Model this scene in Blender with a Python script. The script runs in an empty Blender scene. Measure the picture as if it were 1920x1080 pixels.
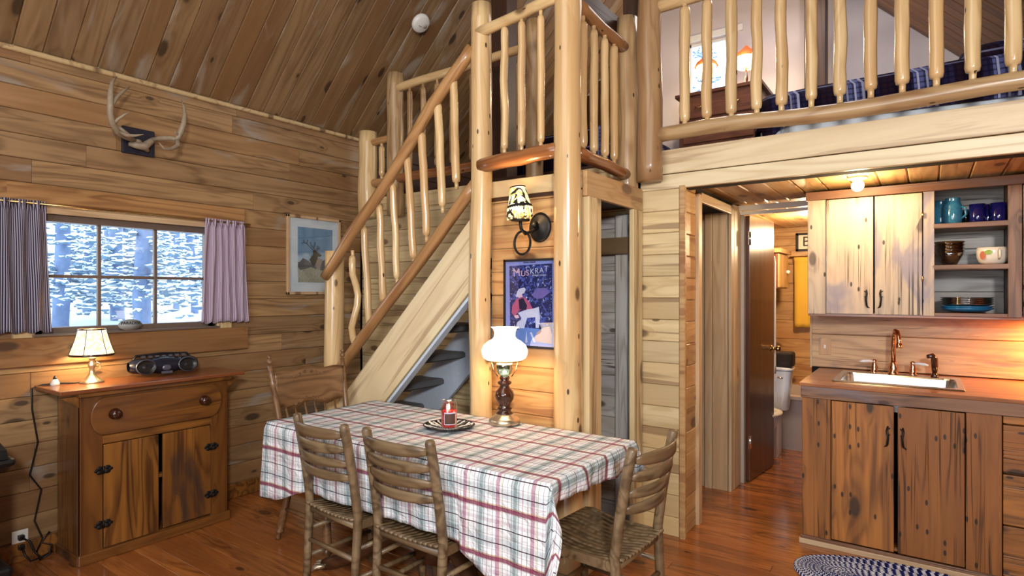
import bpy, math, random
from mathutils import Matrix, Vector, noise
R=random.Random(7)
C=bpy.context.scene.collection
V=Vector; PI=math.pi; sin=math.sin; cos=math.cos
# ---------------------------------------------------------------- camera, world, lights, exposure
TH=math.atan(781/1104)
cam=bpy.data.objects.new('camera',bpy.data.cameras.new('camera')); C.objects.link(cam)
cam.location=(0,0,1.43); cam.rotation_euler=(PI/2,0,TH)
cam.data.lens=1104/1920*36; cam.data.sensor_width=36; cam.data.shift_y=7/1920; cam.data.clip_start=.02
bpy.context.scene.camera=cam
w=bpy.data.worlds.new('winter_sky'); bpy.context.scene.world=w; w.use_nodes=True
bg=w.node_tree.nodes['Background']; bg.inputs[0].default_value=(.74,.86,1,1); bg.inputs[1].default_value=3.2
vs=bpy.context.scene.view_settings; vs.view_transform='Standard'; vs.look='None'; vs.gamma=1; vs.use_curve_mapping=False
vs.exposure=0.34
def light(name,kind,loc,power,col,size=.1,aim=None,size2=None,spot=None):
    l=bpy.data.lights.new(name,kind); l.energy=power; l.color=col
    if kind=='AREA':
        l.size=size
        if size2: l.shape='RECTANGLE'; l.size_y=size2
    else: l.shadow_soft_size=size
    if spot: l.spot_size=spot; l.spot_blend=.8
    o=bpy.data.objects.new(name,l); C.objects.link(o); o.location=loc
    if aim: o.rotation_euler=(V(aim)-V(loc)).to_track_quat('-Z','Y').to_euler()
    return o
light('flash_light','AREA',(.95,-.75,2.35),95,(1,.97,.93),.35,(-1.6,3,1.3))
light('rear_fill','AREA',(-.6,-2.35,1.7),72,(.92,.96,1),2.6,(-1.2,3,1.3),1.6)  # added cool fill lamp behind the camera; the front wall has no window
light('ceiling_bounce','AREA',(-1.3,-.6,3.7),38,(1,.95,.88),2.4,(-1.6,1.8,0),2.4)
light('loft_bounce','AREA',(-.9,4.6,4.0),22,(1,.93,.9),1.2,(-1.2,4.6,2.2),1.2)
light('bathroom_light','POINT',(-.8,5.5,1.9),38,(1,.72,.42),.06)
# ---------------------------------------------------------------- material helpers
def s2l(c):
    return tuple((x/255/12.92 if x/255<=.04045 else ((x/255+.055)/1.055)**2.4) for x in c)+(1,)
S2L=s2l
class G:
    def __init__(s,name):
        s.m=bpy.data.materials.new(name); s.m.use_nodes=True; s.t=s.m.node_tree; s.N=s.t.nodes
        s.b=s.N['Principled BSDF']; s.tc=s.N.new('ShaderNodeTexCoord'); s.obj=s.tc.outputs['Object']; s.uv=s.tc.outputs['UV']
    def put(s,i,v):
        if hasattr(v,'is_output'): s.t.links.new(v,i)
        elif v is not None: i.default_value=v
    def n(s,typ,ins={},out=0,**kw):
        x=s.N.new('ShaderNode'+typ)
        for k,v in kw.items(): setattr(x,k,v)
        for k,v in ins.items(): s.put(x.inputs[k],v)
        return x.outputs[out]
    def ma(s,op,a,b=0,c=0): return s.n('Math',{0:a,1:b,2:c},operation=op)
    def vm(s,op,a,b=(0,0,0)): return s.n('VectorMath',{0:a,1:b},operation=op)
    def mix(s,f,a,b,bt='MIX'):
        x=s.N.new('ShaderNodeMix'); x.data_type='RGBA'; x.blend_type=bt
        s.put(x.inputs[0],f); s.put(x.inputs[6],a); s.put(x.inputs[7],b); return x.outputs[2]
    def ss(s,v,a,b): # smoothstep remap to 0..1
        return s.n('MapRange',{0:v,1:a,2:b,3:0.,4:1.},interpolation_type='SMOOTHSTEP')
    def noise(s,v,sc,det=3,dist=0,rough=.5,out=0): return s.n('TexNoise',{'Vector':v,'Scale':sc,'Detail':det,'Distortion':dist,'Roughness':rough},out)
    def xyz(s,v): 
        x=s.N.new('ShaderNodeSeparateXYZ'); s.put(x.inputs[0],v); return x.outputs
    def comb(s,x,y,z): return s.n('CombineXYZ',{0:x,1:y,2:z})
    def rand(s): return s.n('ObjectInfo',out='Random')
    def bump(s,h,st=.3,d=.01): s.put(s.b.inputs['Normal'],s.n('Bump',{'Height':h,'Strength':st,'Distance':d}))
    def fin(s,col=None,rough=.5,metal=0,spec=None,coat=0,em=None,es=0,trans=0,ior=None,alpha=None):
        I=s.b.inputs
        s.put(I['Base Color'],col); s.put(I['Roughness'],rough); s.put(I['Metallic'],metal)
        if spec is not None: I['Specular IOR Level'].default_value=spec
        if coat: I['Coat Weight'].default_value=coat; I['Coat Roughness'].default_value=.12
        if em is not None: s.put(I['Emission Color'],em); s.put(I['Emission Strength'],es)
        if trans: I['Transmission Weight'].default_value=trans
        if ior: I['IOR'].default_value=ior
        if alpha is not None: I['Alpha'].default_value=alpha
        return s.m
def plain(name,c,rough=.5,metal=0,var=.12,sc=40,bump=0,**k):
    g=G(name); c=s2l(c); n=g.noise(g.obj,sc,3)
    col=g.mix(n,tuple(x*(1-var) for x in c[:3])+(1,),tuple(min(1,x*(1+var)) for x in c[:3])+(1,))
    if bump: g.bump(n,bump,.004)
    return g.fin(col,rough,metal,**k)
def wood(name,c1,c2,c3,knot=.5,rough=.5,ring=.55,grain=.5,crack=0,gray=None,grayc=(120,115,115),kc=(58,34,18),tint=.3,log=False,coat=0,holes=0,spec=.5,streak=None,rs=1,desat=.12,ks=1):
    g=G(name); r=g.rand()
    def s2l(c,k=desat):
        m_=.3*c[0]+.59*c[1]+.11*c[2]; return S2L(tuple(x*(1-k)+m_*k for x in c))
    P=g.vm('ADD',g.obj,g.comb(g.ma('MULTIPLY',r,37.3),g.ma('MULTIPLY',r,91.7),g.ma('MULTIPLY',r,53.1)))
    gn=g.noise(g.vm('MULTIPLY',P,(1.6,42,42)),1,4,.2)
    kz=5.5 if log else 0
    kv=g.N.new('ShaderNodeTexVoronoi'); kv.voronoi_dimensions='3D' if log else '2D'; knot=knot if log else knot*.5; holes=holes if log else holes*.45; g.put(kv.inputs['Vector'],g.vm('MULTIPLY',P,(2.9*ks,6.5*ks,kz))); kv.inputs['Scale'].default_value=1
    kd=g.ma('DIVIDE',kv.outputs['Distance'],g.ma('MULTIPLY_ADD',g.xyz(kv.outputs['Color'])[1],1.1,.4)); ken=g.ma('GREATER_THAN',g.xyz(kv.outputs['Color'])[0],1-knot)
    near=g.ma('MULTIPLY',g.ss(kd,.42,.02),ken)
    rn=g.noise(g.vm('MULTIPLY',P,(.75*rs,7*rs,7*rs)),1,2,.6)
    rn=g.ma('ADD',rn,g.ma('MULTIPLY',near,.16))
    ringf=g.ma('MULTIPLY_ADD',g.ma('SINE',g.ma('MULTIPLY',rn,46)),.5,.5)
    ringf=g.ma('POWER',ringf,2.)
    f=g.ma('ADD',g.ma('MULTIPLY',ringf,ring),g.ma('MULTIPLY',g.ma('SUBTRACT',gn,.3),grain))
    mn=g.ss(g.noise(g.vm('MULTIPLY',P,(1.1,16,16)),1,3,.3),.42,.72)
    col=g.mix(g.ma('ADD',f,g.ma('MULTIPLY',mn,.45)),s2l(c1),s2l(c2))
    lo=g.noise(g.vm('MULTIPLY',P,(.9,3,3)),1,2)
    col=g.mix(g.ma('MULTIPLY',g.ss(g.ma('ADD',lo,g.ma('MULTIPLY',g.ma('SUBTRACT',r,.5),.5)),.4,.75),.8),col,s2l(c3))
    r2=g.ma('FRACT',g.ma('MULTIPLY',r,17.7))
    col=g.mix(1.,col,g.n('CombineColor',{0:g.ma('MULTIPLY_ADD',r2,tint,1-tint*.6),1:g.ma('MULTIPLY_ADD',r2,tint,1-tint*.6),2:g.ma('MULTIPLY_ADD',r2,tint*.8,1-tint*.5)}),'MULTIPLY')
    if gray: 
        gm=g.ss(g.noise(g.vm('MULTIPLY',P,(1.3,4.5,4.5)),1,4,1.),1-gray,1-gray+.14)
        col=g.mix(g.ma('MULTIPLY',gm,.75),col,s2l(grayc))
    if streak:
        sm=g.ss(g.noise(g.vm('MULTIPLY',P,(.8,14,14)),1,3,.8),.54,.64)
        col=g.mix(g.ma('MULTIPLY',sm,.7),col,s2l(streak))
    km=g.ma('MULTIPLY',g.ss(kd,.15 if not log else .12,.08 if not log else .06),ken)
    col=g.mix(g.ma('MULTIPLY',g.ma('MULTIPLY',g.ss(kd,.4,.2),ken),.35),col,s2l(c2))
    col=g.mix(g.ma('MULTIPLY',km,.8),col,s2l(kc))
    h=g.ma('ADD',g.ma('MULTIPLY',gn,.5),g.ma('MULTIPLY',ringf,.15))
    if crack:
        cn=g.ma('ABSOLUTE',g.ma('SUBTRACT',g.noise(g.vm('MULTIPLY',P,(.5,27,27)),1,2,.5),.5))
        cm=g.ma('MULTIPLY',g.ss(cn,.016*crack,.0),g.ss(g.noise(g.vm('MULTIPLY',P,(2,5,5)),1,2),.42,.6))
        col=g.mix(g.ma('MULTIPLY',cm,.85),col,(.012,.008,.006,1)); h=g.ma('SUBTRACT',h,g.ma('MULTIPLY',cm,1.5))
    if holes:
        hv=g.N.new('ShaderNodeTexVoronoi'); hv.voronoi_dimensions='3D' if log else '2D'; g.put(hv.inputs['Vector'],g.vm('MULTIPLY',P,(11,26,26 if log else 0))); hv.inputs['Scale'].default_value=1
        hm=g.ma('MULTIPLY',g.ss(hv.outputs['Distance'],.2,.12),g.ma('GREATER_THAN',g.xyz(hv.outputs['Color'])[1],1-holes))
        col=g.mix(g.ma('MULTIPLY',hm,.9),col,(.015,.008,.005,1))
    g.bump(h,.35,.004)
    return g.fin(col,rough,coat=coat,spec=spec)
M={}
M['pine_wall']=wood('honey_pine_wall',(172,134,88),(122,88,53),(140,98,57),.6,.5,.5,.55,gray=.42,grayc=(154,146,136),kc=(48,34,28))
M['pine_loft']=wood('dark_stained_pine',(84,52,32),(52,30,18),(66,36,20),.4,.5)
M['pine_ceil']=wood('ceiling_pine',(152,120,82),(114,84,52),(128,90,52),.65,.34,.4,.6,gray=.46,grayc=(160,148,130),kc=(46,32,22),spec=.6)
M['pine_light']=wood('pale_pine',(226,202,152),(194,164,112),(208,176,122),.6,.45,.4,.5,streak=(140,104,70),kc=(92,60,38),ks=.8)
M['pine_amber']=wood('amber_pine',(210,168,110),(172,124,72),(190,138,82),.6,.42,.45,.5,kc=(84,48,28),streak=(150,92,52),ks=.8)
M['pine_brown']=wood('brown_ceiling_pine',(150,98,52),(104,64,30),(122,74,34),.4,.45,.5,.5)
M['beam']=wood('beam_pine',(236,220,178),(212,186,138),(226,200,154),.15,.4,.6,.35,kc=(120,84,56),tint=.05,streak=(176,142,104),rs=.7)
M['log']=wood('peeled_log',(234,202,144),(198,156,100),(212,168,110),.5,.24,.35,.9,log=True,kc=(74,44,26),coat=.55,tint=.12,holes=.14)
M['log4']=wood('russet_log',(184,116,62),(130,72,34),(150,84,42),.6,.26,.5,.9,log=True,kc=(50,26,14),coat=.5,tint=.1,holes=.2)
M['pine_header']=wood('header_pine',(176,128,76),(124,80,40),(146,98,52),.9,.45,.6,.5,kc=(54,34,22))
M['log2']=wood('amber_log',(194,146,90),(150,100,54),(170,114,64),.5,.3,.45,.9,log=True,kc=(60,34,18),coat=.45,tint=.12,holes=.14)
M['log3']=wood('weathered_log',(198,164,114),(150,110,68),(164,120,76),.7,.34,.5,1,log=True,kc=(56,36,24),coat=.3,tint=.12,holes=.2)
M['tread']=plain('charcoal_carpet',(104,106,110),.95,var=.5,sc=350,bump=.6)
M['paint']=plain('white_paint',(196,210,230),.5)
M['skirt']=plain('bed_skirt',(226,236,252),.8)
M['drywall']=plain('drywall',(208,198,200),.8,var=.03)
M['floor']=wood('floor_strip',(188,110,48),(126,66,26),(156,84,34),.35,.2,.5,.8,kc=(50,24,12),tint=.4,coat=.35,rs=1.5)
M['barn']=wood('barnwood_base',(178,114,52),(108,66,30),(140,84,38),.5,.5,.4,1.,crack=2.3,holes=.34,kc=(26,17,12),gray=.36,grayc=(76,50,32),desat=0,ks=.75)
M['barn_light']=wood('barnwood_upper',(220,200,170),(172,148,124),(202,176,150),.3,.5,.35,1.,crack=2.6,holes=.14,kc=(76,58,54),gray=.5,grayc=(134,128,152))
M['barn_red']=wood('barnwood_trim',(160,114,80),(104,68,46),(130,84,56),.3,.5,.6,.8,crack=1.2,gray=.45,grayc=(116,104,114))
M['barn_gray']=wood('barnwood_gray',(200,200,198),(156,152,146),(180,172,160),.3,.6,.6,.6,crack=1)
M['splash']=wood('backsplash_wood',(206,166,120),(160,120,82),(184,138,96),.75,.42,.45,.6,crack=.7,gray=.47,grayc=(112,90,96),kc=(58,42,50),ks=.62)
M['counter']=wood('counter_wood',(188,112,56),(136,72,34),(160,88,42),.1,.28,.5,.6,coat=.3)
M['cab']=wood('antique_pine',(160,100,34),(86,48,18),(106,60,22),.35,.33,.6,.7,gray=.42,grayc=(58,46,40),kc=(34,19,12),coat=.25,tint=.2)
M['cabtop']=wood('cabinet_top',(150,84,40),(104,54,24),(124,62,28),.2,.3,.5,.5,coat=.35)
M['brown_door']=wood('brown_door',(92,48,26),(62,30,16),(74,36,18),0,.3,.5,.5,coat=.4,tint=.05)
M['trim']=wood('casing_pine',(210,180,140),(178,142,102),(196,158,116),.3,.45,.5,.4,kc=(110,72,46))
M['jamb']=plain('gray_jamb',(168,158,150),.45,sc=12)
M['chair']=wood('chair_oak',(142,118,84),(88,68,44),(114,88,58),.0,.42,.6,1.1,log=True,tint=.12,coat=.15)
M['oak']=wood('pressed_oak',(140,100,62),(96,62,34),(116,76,42),.0,.35,.6,.8,coat=.25,tint=.05)
M['tabledark']=wood('table_wood',(92,54,30),(60,34,18),(74,42,22),.0,.35,.6,.6,log=True,coat=.3)
M['black']=plain('black_iron',(26,25,26),.45,.4)
M['dark']=plain('dark_gap',(10,8,7),.9)
M['brown_metal']=plain('window_metal',(110,94,84),.5,.2)
M['chrome']=plain('chrome',(225,225,225),.12,1,var=.03)
M['steel']=plain('brushed_steel',(205,210,215),.26,1,var=.05)
M['copper']=plain('warm_nickel',(214,170,140),.15,1,var=.05)
M['pewter']=plain('aged_pewter',(196,182,158),.3,.85,var=.15)
M['brass']=plain('brass',(196,164,110),.25,1,var=.05)
M['whitep']=plain('white_plastic',(230,230,226),.35,var=.03)
M['porcelain']=plain('porcelain',(236,238,244),.15,var=.02,coat=.4)
M['tub']=plain('tub_enamel',(196,188,188),.3,var=.06,sc=6)
M['walnut']=plain('turned_walnut',(58,28,16),.16,var=.25,sc=9,coat=.6)
M['antler']=plain('antler_bone',(150,136,116),.5,var=.35,sc=45,bump=.5)
M['plaque']=plain('plaque_navy',(26,26,42),.6)
M['boom']=plain('boombox_body',(38,40,54),.28,.3,var=.1)
M['boomg']=plain('boombox_gray',(96,100,116),.3,.5)
M['blackp']=plain('black_plastic',(20,20,22),.35)
M['snow']=plain('snow',(250,252,255),.7,var=.03,sc=3)
M['bark']=plain('snowy_bark',(120,140,176),.9,var=.45,sc=9)
M['needle']=plain('blue_needles',(104,136,160),.8,var=.5,sc=14)
M['towel']=plain('yellow_towel',(226,182,70),.95,var=.12,sc=200,bump=.5)
M['wtowel']=plain('white_cotton',(226,220,214),.95,var=.06,sc=100,bump=.4)
M['wicker']=plain('dark_wicker',(40,28,22),.7,var=.6,sc=120,bump=.8)
M['orange']=plain('orange_shade',(206,96,40),.6)
M['cord']=plain('cord_black',(18,16,16),.4)
M['stone']=plain('gray_stone',(150,156,158),.5,var=.15,sc=30)
M['ink']=plain('ink_black',(16,14,18),.6)
M['cobalt']=plain('cobalt_glass',(15,17,84),.08,var=.15,coat=.5)
M['bluedish']=plain('blue_dish',(30,104,150),.2,coat=.4)
M['cream']=plain('cream_glaze',(238,228,212),.18,var=.03,coat=.4)
M['red_glaze']=plain('pear_rose',(204,118,92),.3); M['leafg']=plain('leaf_green',(150,180,80),.4)
M['wax']=plain('red_wax',(176,18,24),.3,var=.1,em=(.5,.01,.01,1),es=.25)
M['dresser']=wood('dresser_wood',(132,72,42),(92,46,26),(108,56,32),.0,.4,.5,.5,tint=.05)
def emis(name,c,s):
    g=G(name); n=g.noise(g.obj,30,2); return g.fin(s2l(c),.5,em=s2l(c),es=g.ma('MULTIPLY_ADD',n,s*.1,s*.95))
M['globe']=emis('milk_glass',(255,240,224),2.0); M['bulb']=emis('bulb_glow',(255,226,160),30); M['flame']=emis('flame',(255,220,150),6)
M['lbulb']=emis('loft_bulb',(255,216,140),14)
def glass(name,c,rough=.05,al=.35):
    g=G(name); n=g.noise(g.obj,8,1)
    tr=g.n('BsdfTransparent',{0:s2l(c)}); gl=g.n('BsdfGlossy',{0:(1,1,1,1),1:rough})
    f=g.ma('MULTIPLY_ADD',g.n('LayerWeight',{0:.35},out='Facing'),.4,al*.2)
    x=g.n('MixShader',{0:g.ma('MULTIPLY_ADD',n,.02,f),1:tr,2:gl}); g.put(g.N['Material Output'].inputs[0],x); return g.m
M['pane']=glass('window_glass',(246,250,252),.02,.1)
M['jar']=glass('jar_glass',(232,232,232),.05,.5); M['smoke']=glass('amber_glass',(206,178,150),.08,.9); M['aqua']=plain('aqua_glass',(52,118,150),.06,var=.45,sc=90,coat=.6)
M['bluehaze']=glass('pale_blue_glass',(176,212,232),.08,.7); M['plateg']=glass('plate_glass',(130,160,166),.06,1.2)
# striped fabrics
def stripes(g,v,per,lst):
    f=g.ma('FRACT',g.ma('DIVIDE',v,per)); out=0
    for p,wd in lst:
        c=g.n('Math',{0:f,1:p,2:wd/2},operation='COMPARE'); out=c if out==0 else g.ma('MAXIMUM',out,c)
    return out
def plaid_cloth():
    g=G('plaid_tablecloth'); x,y,_=g.xyz(g.uv); col=s2l((230,235,241)); 
    for v,per,items in ((x,.157,((.5,.26,(214,224,226),.85),(.5,.1,(150,166,162),.65),(.4,.02,(120,130,128),.6),(.6,.02,(120,130,128),.6),(.0,.11,(164,96,128),.7),(.14,.018,(110,90,80),.6),(.86,.018,(110,90,80),.6),(.28,.02,(150,130,140),.6),(.72,.025,(160,110,130),.6),(.1,.03,(240,222,180),.7))),
                        (y,.187,((.7,.2,(224,230,232),.8),(.12,.08,(228,216,222),.7),(.22,.012,(150,140,140),.5),(.84,.012,(150,140,140),.5),(.56,.012,(150,120,130),.5),(.43,.05,(236,214,170),.8),(.384,.085,(124,36,74),.88),(.0,.02,(52,22,38),.95),(.69,.02,(52,22,38),.95),(.33,.012,(150,120,120),.6),(.44,.012,(150,120,120),.6)))):
        for p,wd,c,a in items:
            lst=[(p,wd)]+([(1.0,wd)] if p==0 else [])
            col=g.mix(g.ma('MULTIPLY',stripes(g,v,per,lst),a),col,s2l(c),'MULTIPLY' if sum(c)>420 else 'MIX')
    n=g.noise(g.uv,14,4,.6); g.bump(n,.9,.03)
    return g.fin(col,.9,spec=.2)
M['cloth']=plaid_cloth()
def bed_plaid(name,k=1):
    g=G(name); x,y,z=g.xyz(g.obj); col=s2l((40,36,68))
    u=g.ma('ADD',x,g.ma('MULTIPLY',y,.7)); v=g.ma('ADD',z,g.ma('MULTIPLY',y,.7))
    col=g.mix(g.ma('MULTIPLY',stripes(g,u,.34,[(.75,.3)]),.75),col,s2l((104,112,170)))
    col=g.mix(g.ma('MULTIPLY',stripes(g,u,.34,[(.3,.35)]),.8),col,s2l((36,16,22)))
    for q,per in ((u,.034),(v,.034)): col=g.mix(g.ma('MULTIPLY',stripes(g,q,per,[(.5,.18)]),.7),col,s2l((200,206,236)),'SCREEN' if False else 'MIX') if False else g.mix(g.ma('MULTIPLY',stripes(g,q,per,[(.5,.3)]),.6),col,s2l((16,12,34)))
    col=g.mix(g.ma('MULTIPLY',stripes(g,u,.34,[(.66,.03),(.9,.04),(.78,.03)]),.7),col,s2l((190,196,230)))
    col=g.mix(g.ma('MULTIPLY',stripes(g,v,.17,[(.5,.08)]),.5),col,s2l((150,156,200)))
    return g.fin(col,.9,spec=.1)
M['bed']=bed_plaid('bed_plaid')
def curtain_mat(name,a,b,per):
    g=G(name); x,y,_=g.xyz(g.uv); m=stripes(g,x,per,[(.5,.5)])
    return g.fin(g.mix(m,s2l(a),s2l(b)),.9,spec=.1)
M['curt']=curtain_mat('ticking_stripe',(44,40,56),(158,152,168),.0115); M['curt2']=curtain_mat('mauve_stripe',(138,120,140),(196,182,200),.0075)
def shade_mat(name,a,b,es,blot=False):
    g=G(name); x,y,z=g.xyz(g.obj); col=s2l(a)
    if blot:
        m=g.ss(g.noise(g.obj,26,2,1.),.53,.57); col=g.mix(m,s2l(a),s2l(b)); m2=g.ss(g.noise(g.vm('ADD',g.obj,(5,5,5)),18,2,1.5),.57,.6); col=g.mix(m2,col,s2l((22,16,14)))
    else: col=g.mix(g.ss(g.noise(g.obj,60,2),.45,.6),s2l(a),s2l(b))
    return g.fin(col,.7,em=col,es=es)
M['shade']=shade_mat('pleated_shade',(250,240,210),(222,200,150),1.0); M['shade2']=shade_mat('sconce_shade',(252,238,196),(240,208,104),.5,True)
def rug_mat():
    g=G('braided_rug'); x,y,_=g.xyz(g.uv); a=g.ma('FRACT',g.ma('MULTIPLY_ADD',y,.5,x)); m=g.ma('LESS_THAN',a,.5)
    n=g.noise(g.obj,60,2); return g.fin(g.mix(g.ma('MULTIPLY',m,g.ma('MULTIPLY_ADD',n,.3,.75)),s2l((28,34,96)),s2l((212,218,232))),.95,spec=.1)
M['rug']=rug_mat()
def plate_mat():
    g=G('zebra_plate'); x,y,z=g.xyz(g.obj); a=g.ma('ARCTAN2',y,x); m=g.ma('GREATER_THAN',g.ma('SINE',g.ma('ADD',g.ma('MULTIPLY',a,26),g.ma('MULTIPLY',g.noise(g.obj,30,2),9))),.1)
    return g.fin(g.mix(m,s2l((16,16,20)),s2l((220,220,214))),.15,coat=.5)
M['zebra']=plate_mat()
# ---------------------------------------------------------------- mesh helpers
I4=Matrix.Identity(4); WM={}
def T(x,y,z): return Matrix.Translation((x,y,z))
def RZ(a): return Matrix.Rotation(a,4,'Z')
def RX(a): return Matrix.Rotation(a,4,'X')
def RY(a): return Matrix.Rotation(a,4,'Y')
def fr(xd,zd,o=(0,0,0)):
    x=V(xd).normalized(); z=V(zd); z=(z-x*z.dot(x)).normalized(); y=z.cross(x)
    return Matrix(((x.x,y.x,z.x,o[0]),(x.y,y.y,z.y,o[1]),(x.z,y.z,z.z,o[2]),(0,0,0,1)))
class B:
    def __init__(s): s.v=[];s.f=[];s.uv={};s.sm=[]
    def add(s,vs,fs,m=None,sm=False,uvs=None):
        o=len(s.v)
        for p in vs: s.v.append(tuple(m@V(p)) if m else tuple(p))
        for k,f in enumerate(fs):
            if uvs: s.uv[len(s.f)]=[uvs[i] for i in f]
            s.f.append([i+o for i in f]); s.sm.append(sm)
        return s
    def box(s,x0,x1,y0,y1,z0,z1,m=None):
        return s.add([(x,y,z) for x in (x0,x1) for y in (y0,y1) for z in (z0,z1)],[(0,1,3,2),(4,6,7,5),(0,4,5,1),(2,3,7,6),(0,2,6,4),(1,5,7,3)],m)
    def plank(s,L,W,Th,c=.003,m=None):
        pr=[(-W/2,0),(W/2,0),(W/2,Th-c),(W/2-c,Th),(-W/2+c,Th),(-W/2,Th-c)]
        return s.prism(pr,-L/2,L/2,m)
    def prism(s,pr,x0,x1,m=None,sm=False): # profile in YZ extruded along X
        n=len(pr); vs=[(x0,a,b) for a,b in pr]+[(x1,a,b) for a,b in pr]
        fs=[[i,(i+1)%n,n+(i+1)%n,n+i] for i in range(n)]
        s.add(vs,fs,m,sm); o=len(s.v)-2*n; s.f.append([o+i for i in reversed(range(n))]); s.f.append([o+n+i for i in range(n)]); s.sm+=[False,False]
        return s
    def lathe(s,pf,seg=20,m=None,wav=None,caps=True):
        vs=[];n=len(pf)
        for k,(r,z) in enumerate(pf):
            for i in range(seg):
                a=2*PI*i/seg; q=r*(1+(wav(k,a) if wav else 0)); vs.append((q*cos(a),q*sin(a),z))
        fs=[[k*seg+i,k*seg+(i+1)%seg,(k+1)*seg+(i+1)%seg,(k+1)*seg+i] for k in range(n-1) for i in range(seg)]
        if caps:
            fs.append(list(range(seg))[::-1]); fs.append([(n-1)*seg+i for i in range(seg)])
        return s.add(vs,fs,m,True)
    def tube(s,pts,rs,seg=8,m=None,caps=True,sq=None):
        pts=[V(p) for p in pts]; n=len(pts)
        if not hasattr(rs,'__len__'): rs=[rs]*n
        t0=(pts[1]-pts[0]).normalized(); up=V((0,0,1)) if abs(t0.z)<.9 else V((1,0,0)); a=t0.cross(up).normalized(); vs=[]
        for k in range(n):
            t=(pts[min(k+1,n-1)]-pts[max(k-1,0)]).normalized(); a=(a-t*a.dot(t)).normalized(); b=t.cross(a)
            for i in range(seg):
                an=2*PI*i/seg+(PI/4 if seg==4 else 0); vs.append(pts[k]+(a*cos(an)*(sq or 1)+b*sin(an))*rs[k])
        fs=[[k*seg+i,k*seg+(i+1)%seg,(k+1)*seg+(i+1)%seg,(k+1)*seg+i] for k in range(n-1) for i in range(seg)]
        if caps: fs.append(list(range(seg))[::-1]); fs.append([(n-1)*seg+i for i in range(seg)])
        return s.add(vs,fs,m,seg>4)
    def grid(s,fn,nu,nv,m=None,uvf=None,closed=False,sm=True):
        vs=[];uv=[]
        for j in range(nv+1):
            for i in range(nu+1):
                u,v=i/nu,j/nv; vs.append(fn(u,v)); uv.append(uvf(u,v) if uvf else (u,v))
        fs=[[j*(nu+1)+i,j*(nu+1)+i+1,(j+1)*(nu+1)+i+1,(j+1)*(nu+1)+i] for j in range(nv) for i in range(nu)]
        return s.add(vs,fs,m,sm,uv)
    def ball(s,c,r,seg=10,sc=(1,1,1),m=None):
        n=max(4,seg//2); vs=[];
        for j in range(1,n):
            for i in range(seg):
                a=2*PI*i/seg;b=PI*j/n; vs.append((c[0]+r*sc[0]*sin(b)*cos(a),c[1]+r*sc[1]*sin(b)*sin(a),c[2]+r*sc[2]*cos(b)))
        t=len(vs); vs+=[(c[0],c[1],c[2]+r*sc[2]),(c[0],c[1],c[2]-r*sc[2])]
        fs=[[j*seg+i,(j+1)*seg+i,(j+1)*seg+(i+1)%seg,j*seg+(i+1)%seg] for j in range(n-2) for i in range(seg)]
        fs+=[[t,i,(i+1)%seg] for i in range(seg)]+[[t+1,(n-2)*seg+(i+1)%seg,(n-2)*seg+i] for i in range(seg)]
        return s.add(vs,fs,m,True)
    def mesh(s,name):
        me=bpy.data.meshes.new(name); me.from_pydata(s.v,[],s.f); me.polygons.foreach_set('use_smooth',s.sm)
        if s.uv:
            l=me.uv_layers.new(name='UVMap')
            for p in me.polygons:
                u=s.uv.get(p.index)
                if u:
                    for k,li in enumerate(p.loop_indices): l.data[li].uv=u[k]
        me.update(); return me
def ob(name,data,mat=None,m=I4,parent=None,kind=None,bevel=0,label=None):
    if isinstance(data,B): data=data.mesh(name)
    o=bpy.data.objects.new(name,data); C.objects.link(o)
    if mat and data and not data.materials: data.materials.append(M[mat] if isinstance(mat,str) else mat)
    if parent is not None: o.parent=parent; o.matrix_basis=WM[parent.name].inverted()@m
    else: o.matrix_basis=m
    WM[o.name]=m.copy()
    if kind: o['kind']=kind
    if label: o['label']=label
    if bevel:
        b=o.modifiers.new('bevel','BEVEL'); b.width=bevel; b.segments=2; b.limit_method='ANGLE'
    return o
def tag(o,label,cat,group=None):
    o['label']=label; o['category']=cat
    if group: o['group']=group
    return o
def thing(name,label,cat,m=I4,group=None,kind=None):
    return tag(ob(name,None,None,m,kind=kind),label,cat,group)
def struct(name,b,mat,m=I4): return ob(name,b,mat,m,kind='structure')
def dup(o,m,label,group=None,parent=None):
    c=o.copy(); C.objects.link(c); WM[c.name]=m.copy()
    if parent is None:
        c.matrix_basis=m; c['label']=label
        if group: c['group']=group
    else: c.parent=parent
    for ch in o.children: 
        d=dup(ch,I4,None,parent=c); d.matrix_basis=ch.matrix_basis.copy()
    return c
PC={}
def board(parent,L,W,Th,mat,m,name='board',c=.003):
    k=(round(L,3),round(W,3),Th,mat,c)
    if k not in PC: PC[k]=B().plank(L,W,Th,c).mesh(name); PC[k].materials.append(M[mat])
    return ob(name,PC[k],None,m,parent)
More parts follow.
